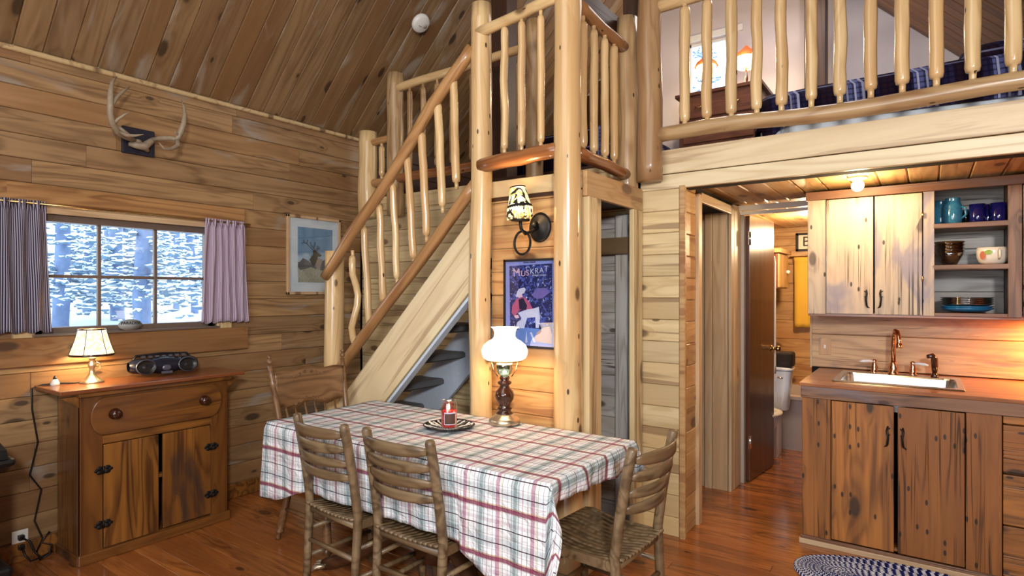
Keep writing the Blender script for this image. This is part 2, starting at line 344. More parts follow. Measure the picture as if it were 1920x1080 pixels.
def boards(parent,o,ld,wd,nd,L,W,pitch,Th,mat,holes=(),joint=2.6,w0=0,name='board',seed=1,gap=.002,c=.003,minL=.5,fixed=None):
    """rows of boards of thickness Th laid on a plane: ld length, wd width, nd outward normal"""
    rr=random.Random(seed); o=V(o);ld=V(ld).normalized();wd=V(wd).normalized();nd=V(nd).normalized(); w_=w0; 
    while w_<W-.012:
        a=max(w_,0); b=min(w_+pitch,W); w_+=pitch
        if b-a<.012: continue
        segs=[]; x=0; first=rr.uniform(.4,1)*joint
        while x<L:
            e=x+(first if x==0 else joint*rr.uniform(.6,1.2))
            if L-e<minL: e=L
            segs.append((x,min(e,L))); x=e
        for h in holes:
            if (a+b)/2>h[2] and (a+b)/2<h[3]:
                ns=[]
                for s0,s1 in segs:
                    if s1<=h[0] or s0>=h[1]: ns.append((s0,s1)); continue
                    if s0<h[0]: ns.append((s0,h[0]))
                    if s1>h[1]: ns.append((h[1],s1))
                segs=ns
        for s0,s1 in segs:
            if s1-s0<.02: continue
            ce=o+ld*((s0+s1)/2)+wd*((a+b)/2)
            board(parent,s1-s0-.0015,b-a-gap,Th*rr.choice((1,.94,1.05)),mat,fr(ld,nd,ce),name,c)
def logm(L,r0,r1,seed,wob=.004,tenon=0,seg=14,n=None,cut=0,bumps=.04):
    n=n or max(6,int(L/.09)); b=B(); pts=[];rs=[]
    st=[i/n for i in range(n+1)]
    for t in st:
        x=t*L; w_=min(1,4*t,4*(1-t))
        pts.append((x,wob*w_*noise.noise(V((t*3.1,seed*1.7,0)))*2.2,wob*w_*noise.noise(V((t*3.3,seed*2.3,9)))*2.2)); rs.append((r0+(r1-r0)*t)*(1+bumps*noise.noise(V((t*L*7,seed,3)))))
    if tenon:
        e=min(.035,L*.1); k=tenon
        e=.022; pts=[(-.02,0,0),(0,0,0),(e*.9,0,0),(e*1.05,pts[1][1]*.3,pts[1][2]*.3),(e*1.9,pts[1][1]*.6,pts[1][2]*.6)]+[p for p in pts if e*2.6<p[0]<L-e*2.6]+[(L-e*1.9,pts[-2][1]*.6,pts[-2][2]*.6),(L-e*1.05,pts[-2][1]*.3,pts[-2][2]*.3),(L-e*.9,0,0),(L,0,0),(L+.02,0,0)]
        rm=[q for q,p in zip(rs,[(t*L,) for t in st]) if e*2.6<p[0]<L-e*2.6]
        rs=[k,k,k*1.05,r0*.86,r0]+rm+[r1,r1*.86,k*1.05,k,k]
    b.tube(pts,rs,seg)
    if not tenon: # rounded rim
        pass
    return b
def log(parent,name,p0,p1,r0,r1,mat='log',seed=None,**k):
    p0=V(p0);p1=V(p1); d=p1-p0; seed=seed if seed is not None else R.uniform(0,99)
    up=(0,0,1) if abs(d.normalized().z)<.95 else (0,-1,0)
    return ob(name,logm(d.length,r0,r1,seed,**k),mat,fr(d,up,p0),parent,bevel=0)
def bx(parent,name,x0,x1,y0,y1,z0,z1,mat,bevel=.003,along=None,label=None):
    """world-aligned box as a part; local X runs along its longest side so the grain follows it"""
    d=(x1-x0,y1-y0,z1-z0); c=((x0+x1)/2,(y0+y1)/2,(z0+z1)/2); k=along if along is not None else d.index(max(d))
    if k==0: m=fr((1,0,0),(0,-1,0) if d[1]<d[2] else (0,0,1),c); dd=(d[0],d[2],d[1]) if d[1]<d[2] else (d[0],d[1],d[2])
    elif k==1: m=fr((0,1,0),(1,0,0) if d[0]<d[2] else (0,0,1),c); dd=(d[1],d[2],d[0]) if d[0]<d[2] else (d[1],d[0],d[2])
    else: m=fr((0,0,1),(1,0,0) if d[0]<d[1] else (0,-1,0),c); dd=(d[2],d[1],d[0]) if d[0]<d[1] else (d[2],d[0],d[1])
    a,b,e=[q/2 for q in dd]
    return ob(name,B().box(-a,a,-b,b,-e,e),mat,m,parent,bevel=bevel,label=label)
def text(name,s,size,mat,m,parent,ext=.0015):
    cu=bpy.data.curves.new(name,'FONT'); cu.body=s; cu.size=size; cu.extrude=ext; cu.align_x='CENTER'; cu.align_y='CENTER'
    o=bpy.data.objects.new(name,cu); me=bpy.data.meshes.new_from_object(o); bpy.data.objects.remove(o); me.materials.clear(); me.materials.append(M[mat]); return ob(name,me,None,m,parent)
XL=-3.94; YB=3.36; YG=5.8; XR=1.4; YF=-2.5; ZE=2.72; XRI=-1.6; ZR=5.06; ZLF=2.25; ZKC=2.08
# ---------------------------------------------------------------- structure
fl=struct('floor',B().box(XL-.1,XR+.1,YF,6.75,-.12,-.02),'dark')
boards(fl,(XL,1.1,-.02),(1,0,0),(0,1,0),(0,0,1),XR-XL,5.5,.088,.02,'floor',joint=2.1,name='floor_board',seed=5,c=.0012,gap=.0012)
fb=B()
for i in range(20): fb.plank(XR-XL,.178,.02,.0015,T((XL+XR)/2,YF+.09+i*.18,-.02))
ob('floor_boards_rear',fb,'floor',I4,fl,kind='stuff')
wl=B()
wy=(1.115,2.085); wz=(1.2,1.87)
wl.box(XL-.16,XL-.02,YF,wy[0],-.1,ZE+.1).box(XL-.16,XL-.02,wy[1],6.7,-.1,ZE+.1).box(XL-.16,XL-.02,wy[0],wy[1],-.1,wz[0]).box(XL-.16,XL-.02,wy[0],wy[1],wz[1],ZE+.1)
wl=struct('wall_left',wl,'dark')
boards(wl,(XL-.02,-.4,.105-.13),(0,1,0),(0,0,1),(1,0,0),3.74,2.68+.06,.1275,.02,'pine_wall',joint=1.9,seed=11,holes=[(1.5,2.5,1.2,1.9)])
boards(wl,(XL-.02,3.37,2.24),(0,1,0),(0,0,1),(1,0,0),2.4,.5,.1275,.02,'pine_loft',joint=3,seed=12)
bb=struct('baseboard_left',B().plank(3.74,.1,.018,.004,fr((0,1,0),(1,0,0),(XL,1.47,.05))),'cab')
cv=struct('trim_1',B().plank(3.8,.028,.022,.006,fr((0,1,0),(1,0,0),(XL,1.46,ZE-.008))),'pine_light')
# ceiling, two slopes
s2=math.sqrt(.5); sl=(XRI-XL)/s2
ce=B(); e=.03
for (xa,za,xb,zb) in ((XL-.3,ZE-.3,XRI,ZR),(XRI,ZR,XR+.3,ZR-(XR+.3-XRI))):
    ce.add([(xa,YF-.1,za+e),(xb,YF-.1,zb+e),(xb,YG+.1,zb+e),(xa,YG+.1,za+e),(xa,YF-.1,za+e+.15),(xb,YF-.1,zb+e+.15),(xb,YG+.1,zb+e+.15),(xa,YG+.1,za+e+.15)],[(0,1,2,3),(7,6,5,4),(0,4,5,1),(1,5,6,2),(2,6,7,3),(3,7,4,0)])
ce=struct('ceiling',ce,'pine_light')
q=.03*s2
boards(ce,(XL-q*.7,1.014-27*.1305,ZE+q*1.3),(1,0,1),(0,1,0),(1,0,-1),sl,YG-1.014+27*.1305,.1305,.018,'pine_ceil',joint=9,seed=21,c=.005,gap=.0025)
rl=(XR-XRI)/s2
boards(ce,(XRI,YF,ZR+.03),(1,0,-1),(0,1,0),(-1,0,-1),rl,YG-YF,.1305,.018,'pine_brown',joint=9,seed=22,c=.005,gap=.0025)
# outer walls behind and right of the camera
struct('wall_right',B().box(XR,XR+.1,YF,YG,-.1,2.3),'pine_wall')
def gab(y): return B().add([(XL-.1,y,-.1),(XR+.1,y,-.1),(XR+.1,y,2.1),(XRI,y,ZR+.1),(XL-.1,y,ZE),(XL-.1,y+.1,-.1),(XR+.1,y+.1,-.1),(XR+.1,y+.1,2.1),(XRI,y+.1,ZR+.1),(XL-.1,y+.1,ZE)],[(0,1,2,3,4),(9,8,7,6,5),(0,5,6,1),(1,6,7,2),(2,7,8,3),(3,8,9,4),(4,9,5,0)])
struct('wall_front',gab(YF-.1),'pine_wall')
# gable wall of the loft: drywall with a window
gx=(-1.97,-1.49); gz=(3.02,3.9); g=B()
def gtop(x): return (ZE+(x-XL) if x<XRI else ZR-(x-XRI))+.1
for xa,xb in ((XL-.1,gx[0]),(gx[1],XRI+.11),(XRI+.11,XR+.1)):
    if xb<=xa: continue
    g.add([(xa,YG,2.1),(xb,YG,2.1),(xb,YG,gtop(xb)),(xa,YG,gtop(xa)),(xa,YG+.14,2.1),(xb,YG+.14,2.1),(xb,YG+.14,gtop(xb)),(xa,YG+.14,gtop(xa))],[(0,1,2,3),(7,6,5,4),(0,4,5,1),(1,5,6,2),(2,6,7,3),(3,7,4,0)])
g.box(gx[0],gx[1],YG,YG+.14,2.1,gz[0]); g.add([(gx[0],YG,gz[1]),(gx[1],YG,gz[1]),(gx[1],YG,ZR+.1),(XRI,YG,ZR+.1),(gx[0],YG,gtop(gx[0])),(gx[0],YG+.14,gz[1]),(gx[1],YG+.14,gz[1]),(gx[1],YG+.14,ZR+.1),(XRI,YG+.14,ZR+.1),(gx[0],YG+.14,gtop(gx[0]))],[(0,1,2,3,4),(9,8,7,6,5),(0,5,6,1),(1,6,7,2),(2,7,8,3),(3,8,9,4),(4,9,5,0)])
gw=struct('wall_gable',g,'drywall')
for i in range(11):
    x=XL+.07+i*.135; 
    if x<-2.5: board(gw,gtop(x-.06)-2.3,.133,.02,'pine_loft',fr((0,0,1),(0,-1,0),(x,YG,2.25+(gtop(x-.06)-2.3)/2)))
w2=struct('window_2',B().box(gx[0]-.0,gx[1],YG+.05,YG+.09,gz[0],gz[0]+.03).box(gx[0],gx[1],YG+.05,YG+.09,gz[1]-.03,gz[1]).box(gx[0],gx[0]+.03,YG+.05,YG+.09,gz[0],gz[1]).box(gx[1]-.03,gx[1],YG+.05,YG+.09,gz[0],gz[1]),'whitep')
bx(w2,'casing',gx[0]-.06,gx[1]+.06,YG-.02,YG,gz[1],gz[1]+.06,'whitep'); bx(w2,'pane',gx[0]+.03,gx[1]-.03,YG+.065,YG+.07,gz[0]+.03,gz[1]-.03,'pane',0)
# loft floor and main beam
lf=struct('loft_floor',B().box(XL,XR,YB+.06,YG,ZKC+.02,ZLF),'pine_loft')
bm=struct('loft_beam',B().box(-1.42,XR,YB+.005,YB+.12,2.035,ZLF-.002),'dark')
bx(bm,'board',-1.42,XR,YB-.015,YB+.02,2.122,ZLF+.012,'beam',.004); bx(bm,'board',-1.42,XR,YB-.012,YB+.02,2.033,2.118,'beam',.004)
bm2=struct('loft_edge',B().box(XL,-1.42,YB+.005,YB+.1,1.98,ZLF-.03),'dark'); bx(bm2,'board',XL,-1.42,YB-.012,YB+.02,2.1,2.215,'pine_light',.004)
# back wall of the ground floor, left of the kitchen nook
wb=struct('wall_back',B().box(XL-.1,-1.18,YB+.02,YB+.1,-.1,2.1),'dark')
boards(wb,(XL,YB+.02,-.02),(1,0,0),(0,0,1),(0,-1,0),2.42,2.14,.13,.02,'pine_light',joint=2.2,seed=31)
boards(wb,(-1.52,YB+.02,-.02),(1,0,0),(0,0,1),(0,-1,0),.36,2.07,.1285,.02,'pine_light',joint=3,seed=32,c=.004)
struct('trim_2',B().plank(2.05,.035,.03,.006,fr((0,0,1),(0,-1,0),(-1.163,YB+.012,1.02))),'pine_amber')
# nook side wall (x=-1.165) with closet opening, bathroom wall
ws=struct('wall_nook',B().box(-1.33,-1.185,YB+.1,3.6,-.1,2.1).box(-1.33,-1.185,3.6,4.34,2.0,2.1).box(-1.33,-1.185,4.35,4.6,-.1,2.1),'dark')
boards(ws,(-1.185,YB,0),(0,1,0),(0,0,1),(1,0,0),.235,2.07,.13,.02,'pine_amber',joint=3,seed=33,w0=-.05,c=.004)
ca=thing('closet_casing','pale pine casing around the closet opening left of the bathroom door','casing',T(-1.165,3.6,0))
bx(ca,'side_casing',-1.17,-1.145,3.595,3.66,0,2.03,'trim'); bx(ca,'side_casing',-1.17,-1.147,4.33,4.40,0,2.03,'trim'); bx(ca,'head_casing',-1.17,-1.147,3.66,4.33,1.985,2.045,'trim')
for k,(a,b_) in enumerate(((-1.335,-1.285),(-1.283,-1.175))): bx(ca,'jamb_board',a,b_,4.325+.01*(k%2),4.345,0,2.0,'trim')
wcl=struct('wall_closet',B().box(-1.95,-1.9,3.46,4.6,-.1,2.1).box(-1.95,-1.34,4.38,4.42,-.1,2.1),'pine_wall')
for a,b_ in ((-1.9,-1.7),(-1.698,-1.5),(-1.498,-1.34)): bx(wcl,'board',a,b_,4.355,4.378,0,2.0,'trim')
wk=struct('wall_kitchen',B().box(-1.33,-1.16,4.6,4.7,-.1,2.1).box(-.66,XR+.1,4.53,4.65,-.1,2.1),'dark')
bx(wk,'board',-1.165,-1.145,4.40,4.6,0,2.06,'trim')
boards(wk,(-.66,4.53,.915),(1,0,0),(0,0,1),(0,-1,0),2.06,.4,.225,.02,'splash',joint=5,seed=35,w0=0,c=.004)
bx(wk,'edge_trim',-.668,-.655,4.5,4.53,.91,1.29,'trim',.002)
kc=struct('ceiling_kitchen',B().box(-2,XR,YB+.1,4.56,ZKC+.018,ZKC+.05).box(-2,XR,4.56,6.6,ZKC+.018,ZKC+.05),'pine_light')
boards(kc,(-.38-7*.1425,YB+.12,ZKC+.02),(0,1,0),(1,0,0),(0,0,-1),1.12,2.75,.1425,.018,'pine_amber',joint=9,seed=36,c=.006,gap=.003)
boards(kc,(-1.9,4.58,ZKC+.02),(0,1,0),(1,0,0),(0,0,-1),2.0,1.7,.1425,.018,'pine_amber',joint=9,seed=37,c=.005,gap=.003)
# bathroom shell
wba=struct('wall_bathroom',B().box(-2,.3,6.58,6.7,-.1,2.2).box(-1.55,-1.44,4.7,6.6,-.1,2.2).box(.2,.3,4.6,6.7,-.1,2.2),'dark')
boards(wba,(-1.42,4.72,0),(0,1,0),(0,0,1),(1,0,0),1.84,2.1,.19,.02,'pine_amber',joint=5,seed=39)
boards(wba,(-1.42,6.58,0),(1,0,0),(0,0,1),(0,-1,0),1.62,2.1,.19,.02,'pine_amber',joint=5,seed=38)
# bathroom door frame + door
df=thing('bathroom_door_frame','gray door jamb and white head trim around the bathroom opening','door frame',T(-1.15,4.58,0))
bx(df,'side_jamb',-1.15,-1.125,4.585,4.68,0,2.0,'jamb'); bx(df,'side_jamb',-.66,-.63,4.585,4.68,0,2.0,'jamb')
bx(df,'head_trim',-1.165,-.64,4.54,4.585,2.03,2.068,'whitep'); bx(df,'head_trim',-1.15,-.64,4.56,4.6,2.0,2.024,'whitep')
dm=T(-1.112,4.63,0)@RZ(math.radians(84))
dr=ob('door_1',B().box(0,.56,-.018,.018,.01,2.0),'brown_door',dm@I4,kind='structure',bevel=.002)
dr.data.transform(Matrix.Rotation(-PI/2,4,'Y')); dr.matrix_basis=dm@Matrix.Rotation(PI/2,4,'Y'); WM[dr.name]=dm@Matrix.Rotation(PI/2,4,'Y')
kb=B().lathe([(.028,0),(.028,.006),(.012,.01),(.01,.03),(.022,.04),(.027,.055),(.02,.068),(.005,.072)],16,T(.5,-.018,.97)@RX(PI/2)).lathe([(.028,0),(.028,.006),(.012,.01),(.01,.03),(.022,.04),(.027,.055),(.02,.068),(.005,.072)],16,T(.5,.018,.97)@RX(-PI/2))
ob('door_knob',kb,'brass',dm,dr)
for z in (.25,1.78): ob('hinge',B().box(-.03,.035,-.022,-.018,z,z+.1).tube([(0,-.024,z),(0,-.024,z+.1)],.006,8),'chrome',dm,dr)
# ---------------------------------------------------------------- window 1
wi=struct('window_1',B().box(XL-.1,XL-.02,wy[0],wy[0]+.03,wz[0],wz[1]).box(XL-.1,XL-.02,wy[1]-.03,wy[1],wz[0],wz[1]).box(XL-.1,XL-.02,wy[0],wy[1],wz[0],wz[0]+.03).box(XL-.1,XL-.02,wy[0],wy[1],wz[1]-.05,wz[1]),'brown_metal')
ys=[wy[0]+.03,1.428,1.737,wy[1]-.03]; zs=[wz[0]+.03,1.517,wz[1]-.05]
for y in ys[1:3]: bx(wi,'muntin',XL-.07,XL-.045,y-.009,y+.009,zs[0],zs[2],'brown_metal',.002)
bx(wi,'muntin',XL-.068,XL-.047,ys[0],ys[3],zs[1]-.009,zs[1]+.009,'brown_metal',.002)
for a in range(3):
    for b_ in range(2): bx(wi,'pane',XL-.06,XL-.056,ys[a],ys[a+1],zs[b_],zs[b_+1],'pane',0)
tw=thing('window_casing','pine header board, side casings and wide sill board around the window','casing',T(XL,1.6,1.6))
board(tw,1.85,.095,.03,'pine_header',fr((0,1,0),(1,0,0),(XL,1.36,1.96)),'header_board',.006)
board(tw,1.19,.055,.02,'trim',fr((0,1,0),(1,0,0),(XL,1.6,1.886)),'head_casing',.004)
for y in (1.055,2.15): board(tw,.68,.1,.02,'pine_light',fr((0,0,1),(1,0,0),(XL,y,1.52)),'side_casing',.004)
board(tw,1.85,.155,.03,'pine_header',fr((0,1,0),(1,0,0),(XL,1.385,1.107)),'sill_board',.005)
bx(tw,'sill_ledge',XL-.02,XL+.028,1.09,2.11,1.186,1.2,'brown_metal')
# curtains
def curtain(name,y0,y1,z0,z1,mat,label,nf,flare):
    b=B()
    def fn(u,v):
        y=y0+(y1-y0)*u+flare*(1-v)*(u-.5+ (.5 if flare>0 else -.5)*0); amp=.018*(1-.45*v); 
        x=XL+.055+amp*sin(u*nf*2*PI+.8*sin(v*3+u*9))+.006*noise.noise(V((u*8,v*5,y0)))+(.012*sin(u*nf*6*PI) if v>.94 else 0)
        return (x,y,z0+(z1-z0)*v+.008*sin(u*nf*2*PI)*(1-v))
    b.grid(fn,90,24,uvf=lambda u,v:(u*(y1-y0)*1.5,v))
    o=ob(name,b,mat); o.modifiers.new('s','SOLIDIFY').thickness=.002
    return tag(o,label,'curtain')
curtain('window_curtain',.72,1.14,1.215,1.915,'curt','dark blue-gray ticking stripe curtain at the window, gathered by the stove end',7,.05)
curtain('window_curtain',1.995,2.275,1.225,1.915,'curt2','mauve pin-striped curtain beside the framed elk print',6,.05)
rod=tag(ob('curtain_rod',B().tube([(XL+.055,.7,1.9),(XL+.055,2.31,1.9)],.007,8).tube([(XL+.002,2.3,1.9),(XL+.055,2.3,1.9)],.006,8),'brass'),'thin curtain rod above the window','curtain rod')
sg=thing('oval_sign','oval gray stone sign reading PARADISE leaning on the window sill','sign',T(XL+.02,1.565,1.2))
ob('stone',B().lathe([(.001,-.006),(.97,-.006),(1,0),(.97,.006),(.001,.006)],32),'stone',T(XL+.02,1.565,1.231)@fr((0,1,0),(1,0,0))@Matrix.Diagonal((.066,.034,1,1)),sg)
text('lettering','PARADISE',.0245,'ink',T(XL+.0265,1.565,1.242)@fr((0,1,0),(1,0,0)),sg,.002)
# ---------------------------------------------------------------- outside: snow and trees
sn=B()
def sf(u,v):
    x=-4.3-u*34; y=-9+v*44; return (x,y,.75+.05*(-x-4.3)+.25*noise.noise(V((x*.25,y*.25,0)))+.05*noise.noise(V((x,y,4))))
sn.grid(sf,60,60); struct('snow_ground',sn,'snow')
struct('ground_far',B().box(-45,20,7.2,45,-1,-.5),'snow')
def tree_meshes(seed,h,r):
    rr=random.Random(seed); tk=logm(h,r,r*.45,seed,wob=.12,seg=10,n=14,bumps=.12); nd=B(); sw=B()
    for i in range(170):
        z=h*(.09+.9*rr.random()**2.2); L=(1-z/h*.8)*rr.uniform(.4,1.4)*.95; a=rr.uniform(0,2*PI)
        for k in range(6):
            q=L*(k+.6)/6; c=(q*cos(a)+rr.uniform(-.13,.13),q*sin(a)+rr.uniform(-.13,.13),z-q*.4+rr.uniform(-.1,.1)); s_=rr.uniform(.02,.05)
            m=T(*c)@RZ(a)@Matrix.Diagonal((s_*2,s_,s_*.55,1))@RX(rr.uniform(-1,1))@RY(rr.uniform(-.9,.9))
            oc=[(1,0,0),(-1,0,0),(0,1,0),(0,-1,0),(0,0,1),(0,0,-1)]; f8=[(0,2,4),(2,1,4),(1,3,4),(3,0,4),(2,0,5),(1,2,5),(3,1,5),(0,3,5)]
            nd.add(oc,f8,m)
            if rr.random()<.95: sw.add(oc,f8,T(0,0,s_*.3)@m@Matrix.Diagonal((1.05,1.1,.9,1)))
    return tk.mesh('trunk'),nd.mesh('needles'),sw.mesh('snow_load')
TM=[tree_meshes(s,9,r) for s,r in ((1,.085),(2,.06))]
for t in TM: t[0].materials.append(M['bark']); t[1].materials.append(M['needle']); t[2].materials.append(M['snow'])
def xp(px,X):
    u=(px-960)/1104; a=-sin(TH)+u*cos(TH); b_=cos(TH)+u*sin(TH); return X/a*b_
spots=[(112,-8.6,0,1,'thick dark trunk behind the leftmost panes'),(163,-10.5,1,1.,'behind the upper left pane beside the first muntin'),(222,-9.2,0,1.,'just right of the first muntin'),(268,-7.6,0,1.1,'thickest trunk behind the middle panes'),(330,-12,1,1,'behind the right panes'),(366,-10,1,1,'beside the mauve curtain'),(200,-17,0,1.2,'far back near the first muntin'),(300,-16,0,1.2,'far back near the second muntin')]
def tree(x,y,z,ti,s,label,an):
    m=T(x,y,z)@RZ(an)@Matrix.Scale(s,4); t=thing('pine_tree',label,'tree',m,'snowy pines outside the window')
    tk,nd,sw=TM[ti]; ob('trunk',tk,None,m@RY(-PI/2),t); n_=ob('needles',nd,None,m,t,kind='stuff'); ob('snow_load',sw,None,m,t,kind='stuff')
for px,X,ti,s,lb in spots:
    y=xp(px,X); tree(X,y,.75+.05*(-X-4.3)-.25,ti,s,'snow-covered pine outside the window, '+lb,px)
tree(-3.3,10.6,-.3,1,.75,'snowy pine seen through the small loft window',2.)
# ---------------------------------------------------------------- stairs
sc=thing('staircase','open-riser pine staircase with charcoal carpeted treads climbing to the landing','staircase',T(-3,3,0))
ang=math.radians(44.5)
def stringer(y0,y1,mat,zoff=0):
    # parallelogram plank in XZ, built with local X along the slope
    xa,za=-3.70,.02; xb,zb=-2.06,1.67; w_=.285; L=math.hypot(xb-xa,zb-za)
    return ob('stringer',B().add([(x,y,z) for z in (-(y1-y0)/2,(y1-y0)/2) for x,y in ((-L/2+w_/2,-w_/2),(L/2-w_/2,-w_/2),(L/2+w_/2,w_/2),(-L/2-w_/2,w_/2))],[(3,2,1,0),(4,5,6,7),(0,1,5,4),(1,2,6,5),(2,3,7,6),(3,0,4,7)]),mat,fr((xb-xa,0,zb-za),(0,-1,0),((xa+xb)/2,(y0+y1)/2,(za+zb)/2+zoff)),sc,bevel=.004)
stringer(2.585,2.63,'beam',.03)
ob('stringer_edge_paint',B().box(-1.01,1.02,-.012,.004,-.026,.026),'paint',fr((1.7,0,1.71),(0,-1,0),(-2.88+.1,2.6075,.845-.1)),sc)
stringer(3.26,3.3,'paint',.0)
tb=B(); tb.prism([(.0,-.018),(.03,-.03),(.26,-.03),(.275,-.018),(.275,.008),(.262,.02),(.015,.02),(0,.008)],-.33,.33)
tmesh=tb.mesh('tread'); tmesh.materials.append(M['tread'])
for k in range(8):
    z=.16+.21*k; xr=min(-2.92+(z-.79)*.965,-2.075)
    ob('tread',tmesh,None,fr((0,1,0),(0,0,1),(xr,2.945,z-.02)),sc)
# landing + closet enclosure under it
ld=struct('landing',B().box(-2.03,-1.42,2.665,YB,1.94,2.045),'pine_loft'); 
en=struct('wall_closet_front',B().box(-2.0,-1.43,2.69,2.74,0,1.95),'dark')
boards(en,(-2.03,2.69,-.02),(1,0,0),(0,0,1),(0,-1,0),.615,2.07,.13,.02,'pine_amber',joint=3,seed=41,c=.004)
bx(en,'fascia_board',-2.03,-1.425,2.652,2.67,1.96,2.05,'pine_light')
cd=thing('closet_doorway','pale pine door casing of the closet beneath the landing','door frame',T(-1.42,2.7,0))
bx(cd,'header_board',-1.432,-1.405,2.64,YB-.012,1.915,2.045,'pine_amber'); bx(cd,'side_casing',-1.435,-1.4,2.655,2.79,0,1.915,'pine_light'); bx(cd,'side_casing',-1.435,-1.405,3.22,YB-.015,0,1.915,'pine_light'); bx(cd,'corner_post',-1.48,-1.435,2.64,2.70,0,1.95,'pine_light')
struct('wall_closet_inner',B().box(-2.03,-2.0,2.74,YB,0,1.95),'pine_wall')
cb=thing('closet_back_panel','gray board with a cleat standing against the back of the open closet','panel',T(-1.6,YB-.03,0))
bx(cb,'upright_board',-1.575,-1.447,YB-.035,YB-.012,0,1.9,'barn_gray'); bx(cb,'cleat',-1.98,-1.44,YB-.07,YB-.036,1.66,1.76,'chair')
boards(cb,(-1.98,YB-.003,0),(1,0,0),(0,0,1),(0,-1,0),.53,1.9,.13,.008,'barn_gray',joint=3,seed=43)
# ---------------------------------------------------------------- log railings
def post(par,x,y,z0,z1,r0,r1,mat='log',dome=False,name='post'):
    o=log(par,name,(x,y,z0),(x,y,z1),r0,r1,mat,wob=.006,seg=20,bumps=.05)
    return o
def bal(par,x,y,z0,z1,r,mat='log',x1=None,y1=None,wob=.0035):
    log(par,'baluster',(x,y,z0),(x if x1 is None else x1,y if y1 is None else y1,z1),r*R.uniform(.92,1.05),r*R.uniform(.9,1.05),mat,wob=wob,tenon=r*.48,seg=12,n=9,bumps=.12)
ra=thing('stair_railing','slanted peeled-log handrail with balusters beside the stairs','railing',T(-3.33,2.6,0))
YS=2.6
post(ra,-3.335,YS,0,1.71,.068,.064)
log(ra,'handrail',(-3.345,YS-.07,1.53),(-2.09,YS-.03,2.80),.034,.036,'log2',wob=.018,n=18,seed=4)
log(ra,'bottom_rail',(-3.30,YS,.88),(-2.09,YS,2.04),.036,.036,'log2',wob=.006,seed=5)
for k,((x1,z1),(x0,z0)) in enumerate((((-3.109,1.654),(-3.109,1.064)),((-2.998,1.838),(-2.978,1.193)),((-2.856,1.973),(-2.846,1.358)),((-2.73,2.09),(-2.72,1.504)),((-2.604,2.241),(-2.576,1.626)),((-2.482,2.371),(-2.469,1.758)),((-2.353,2.524),(-2.34,1.924)),((-2.233,2.657),(-2.233,2.054)))):
    xx0=x0-.03 if k==0 else x0
    bal(ra,x0,YS,z0-.01,z1+.03,.024 if k else .023,'log',x1=x1,y1=YS-.03,wob=.022 if k==0 else .004)
rb=thing('landing_railing','log railing with two tall posts standing around the stair landing','railing',T(-2.05,YS,0))
post(rb,-2.05,YS,0,3.04,.065,.057); post(rb,-1.49,YS-.005,0,3.6,.074,.066); post(rb,-1.47,3.27,1.98,3.06,.066,.062,'log3')
log(rb,'top_rail',(-2.05,YS-.03,2.875),(-1.5,YS-.03,2.93),.029,.03,'log',seed=8); log(rb,'bottom_rail',(-2.04,YS-.02,2.13),(-1.5,YS-.02,2.155),.042,.04,'log4',seed=9,wob=.01)
for x in (-1.875,-1.763,-1.642): bal(rb,x,YS-.02,2.185,2.88,.0215)
log(rb,'top_rail',(-1.47,2.64,2.9),(-1.47,3.24,2.87),.034,.033,'log2',seed=10); log(rb,'bottom_rail',(-1.46,2.64,2.14),(-1.46,3.24,2.12),.036,.034,'log4',seed=11)
for y in (2.72,2.84,2.97,3.09): bal(rb,-1.47,y,2.165,2.855,.024)
rc=thing('gallery_railing','short log railing along the loft edge above the stairs','railing',T(-3.8,3.27,2.05))
post(rc,-3.765,3.27,2.04,2.74,.078,.076); post(rc,-3.445,3.27,2.03,3.15,.067,.066,'log3'); post(rc,-2.13,3.27,2.05,3.22,.06,.058,'log3')
log(rc,'top_rail',(-3.76,3.27,2.645),(-3.46,3.27,2.655),.03,.03,'log2'); log(rc,'bottom_rail',(-3.76,3.27,2.31),(-3.46,3.27,2.32),.034,.034,'log2'); bal(rc,-3.6,3.27,2.345,2.62,.026,wob=.002)
log(rc,'top_rail',(-3.44,3.26,3.03),(-2.13,3.26,3.06),.034,.03,'log'); log(rc,'bottom_rail',(-3.44,3.26,2.32),(-2.13,3.26,2.32),.036,.034,'log4')
for x in (-3.275,-3.133,-2.99,-2.84,-2.654,-2.5,-2.38,-2.25): bal(rc,x,3.26,2.35,3.0,.021,'log3')
rd=thing('loft_railing','long peeled-log railing across the loft above the kitchen','railing',T(-1.33,3.27,2.05))
post(rd,-1.325,3.265,2.075,3.7,.073,.066,'log3')
log(rd,'top_rail',(-1.32,3.27,3.075),(1.38,3.27,3.11),.036,.036,'log',wob=.012); log(rd,'bottom_rail',(-1.3,3.27,2.335),(1.38,3.27,2.32),.042,.04,'log3',wob=.015)
for x in (-1.121,-.996,-.867,-.737,-.618,-.479,-.353,-.224,-.099,.029,.158,.294,.43,.57,.7): bal(rd,x,3.27,2.37,3.05,.029)
# dark timbers in the loft
tm=thing('timber_post','dark brown square timber post behind the landing corner','post',T(-1.52,3.5,ZLF)); bx(tm,'shaft',-1.585,-1.465,3.46,3.58,ZLF,5.0,'pine_loft'); bx(tm,'tie_beam',-1.6,-1.53,2.66,3.46,2.97,3.09,'pine_loft')
tag(bx(None,'timber_post',-2.76,-2.61,3.62,3.76,ZLF,3.85,'pine_loft'),'dark brown timber post rising from the loft floor behind the stair railing','post')
tag(bx(None,'timber_post',-.86,-.70,5.5,5.66,ZLF,4.15,'pine_loft'),'dark brown timber post standing before the white gable wall by the bed','post')
tag(bx(None,'roof_purlin',-.62,-.48,2.0,YG-.02,4.0-.05,3.93+.05,'pine_loft'),'dark roof purlin running under the loft ceiling','beam')
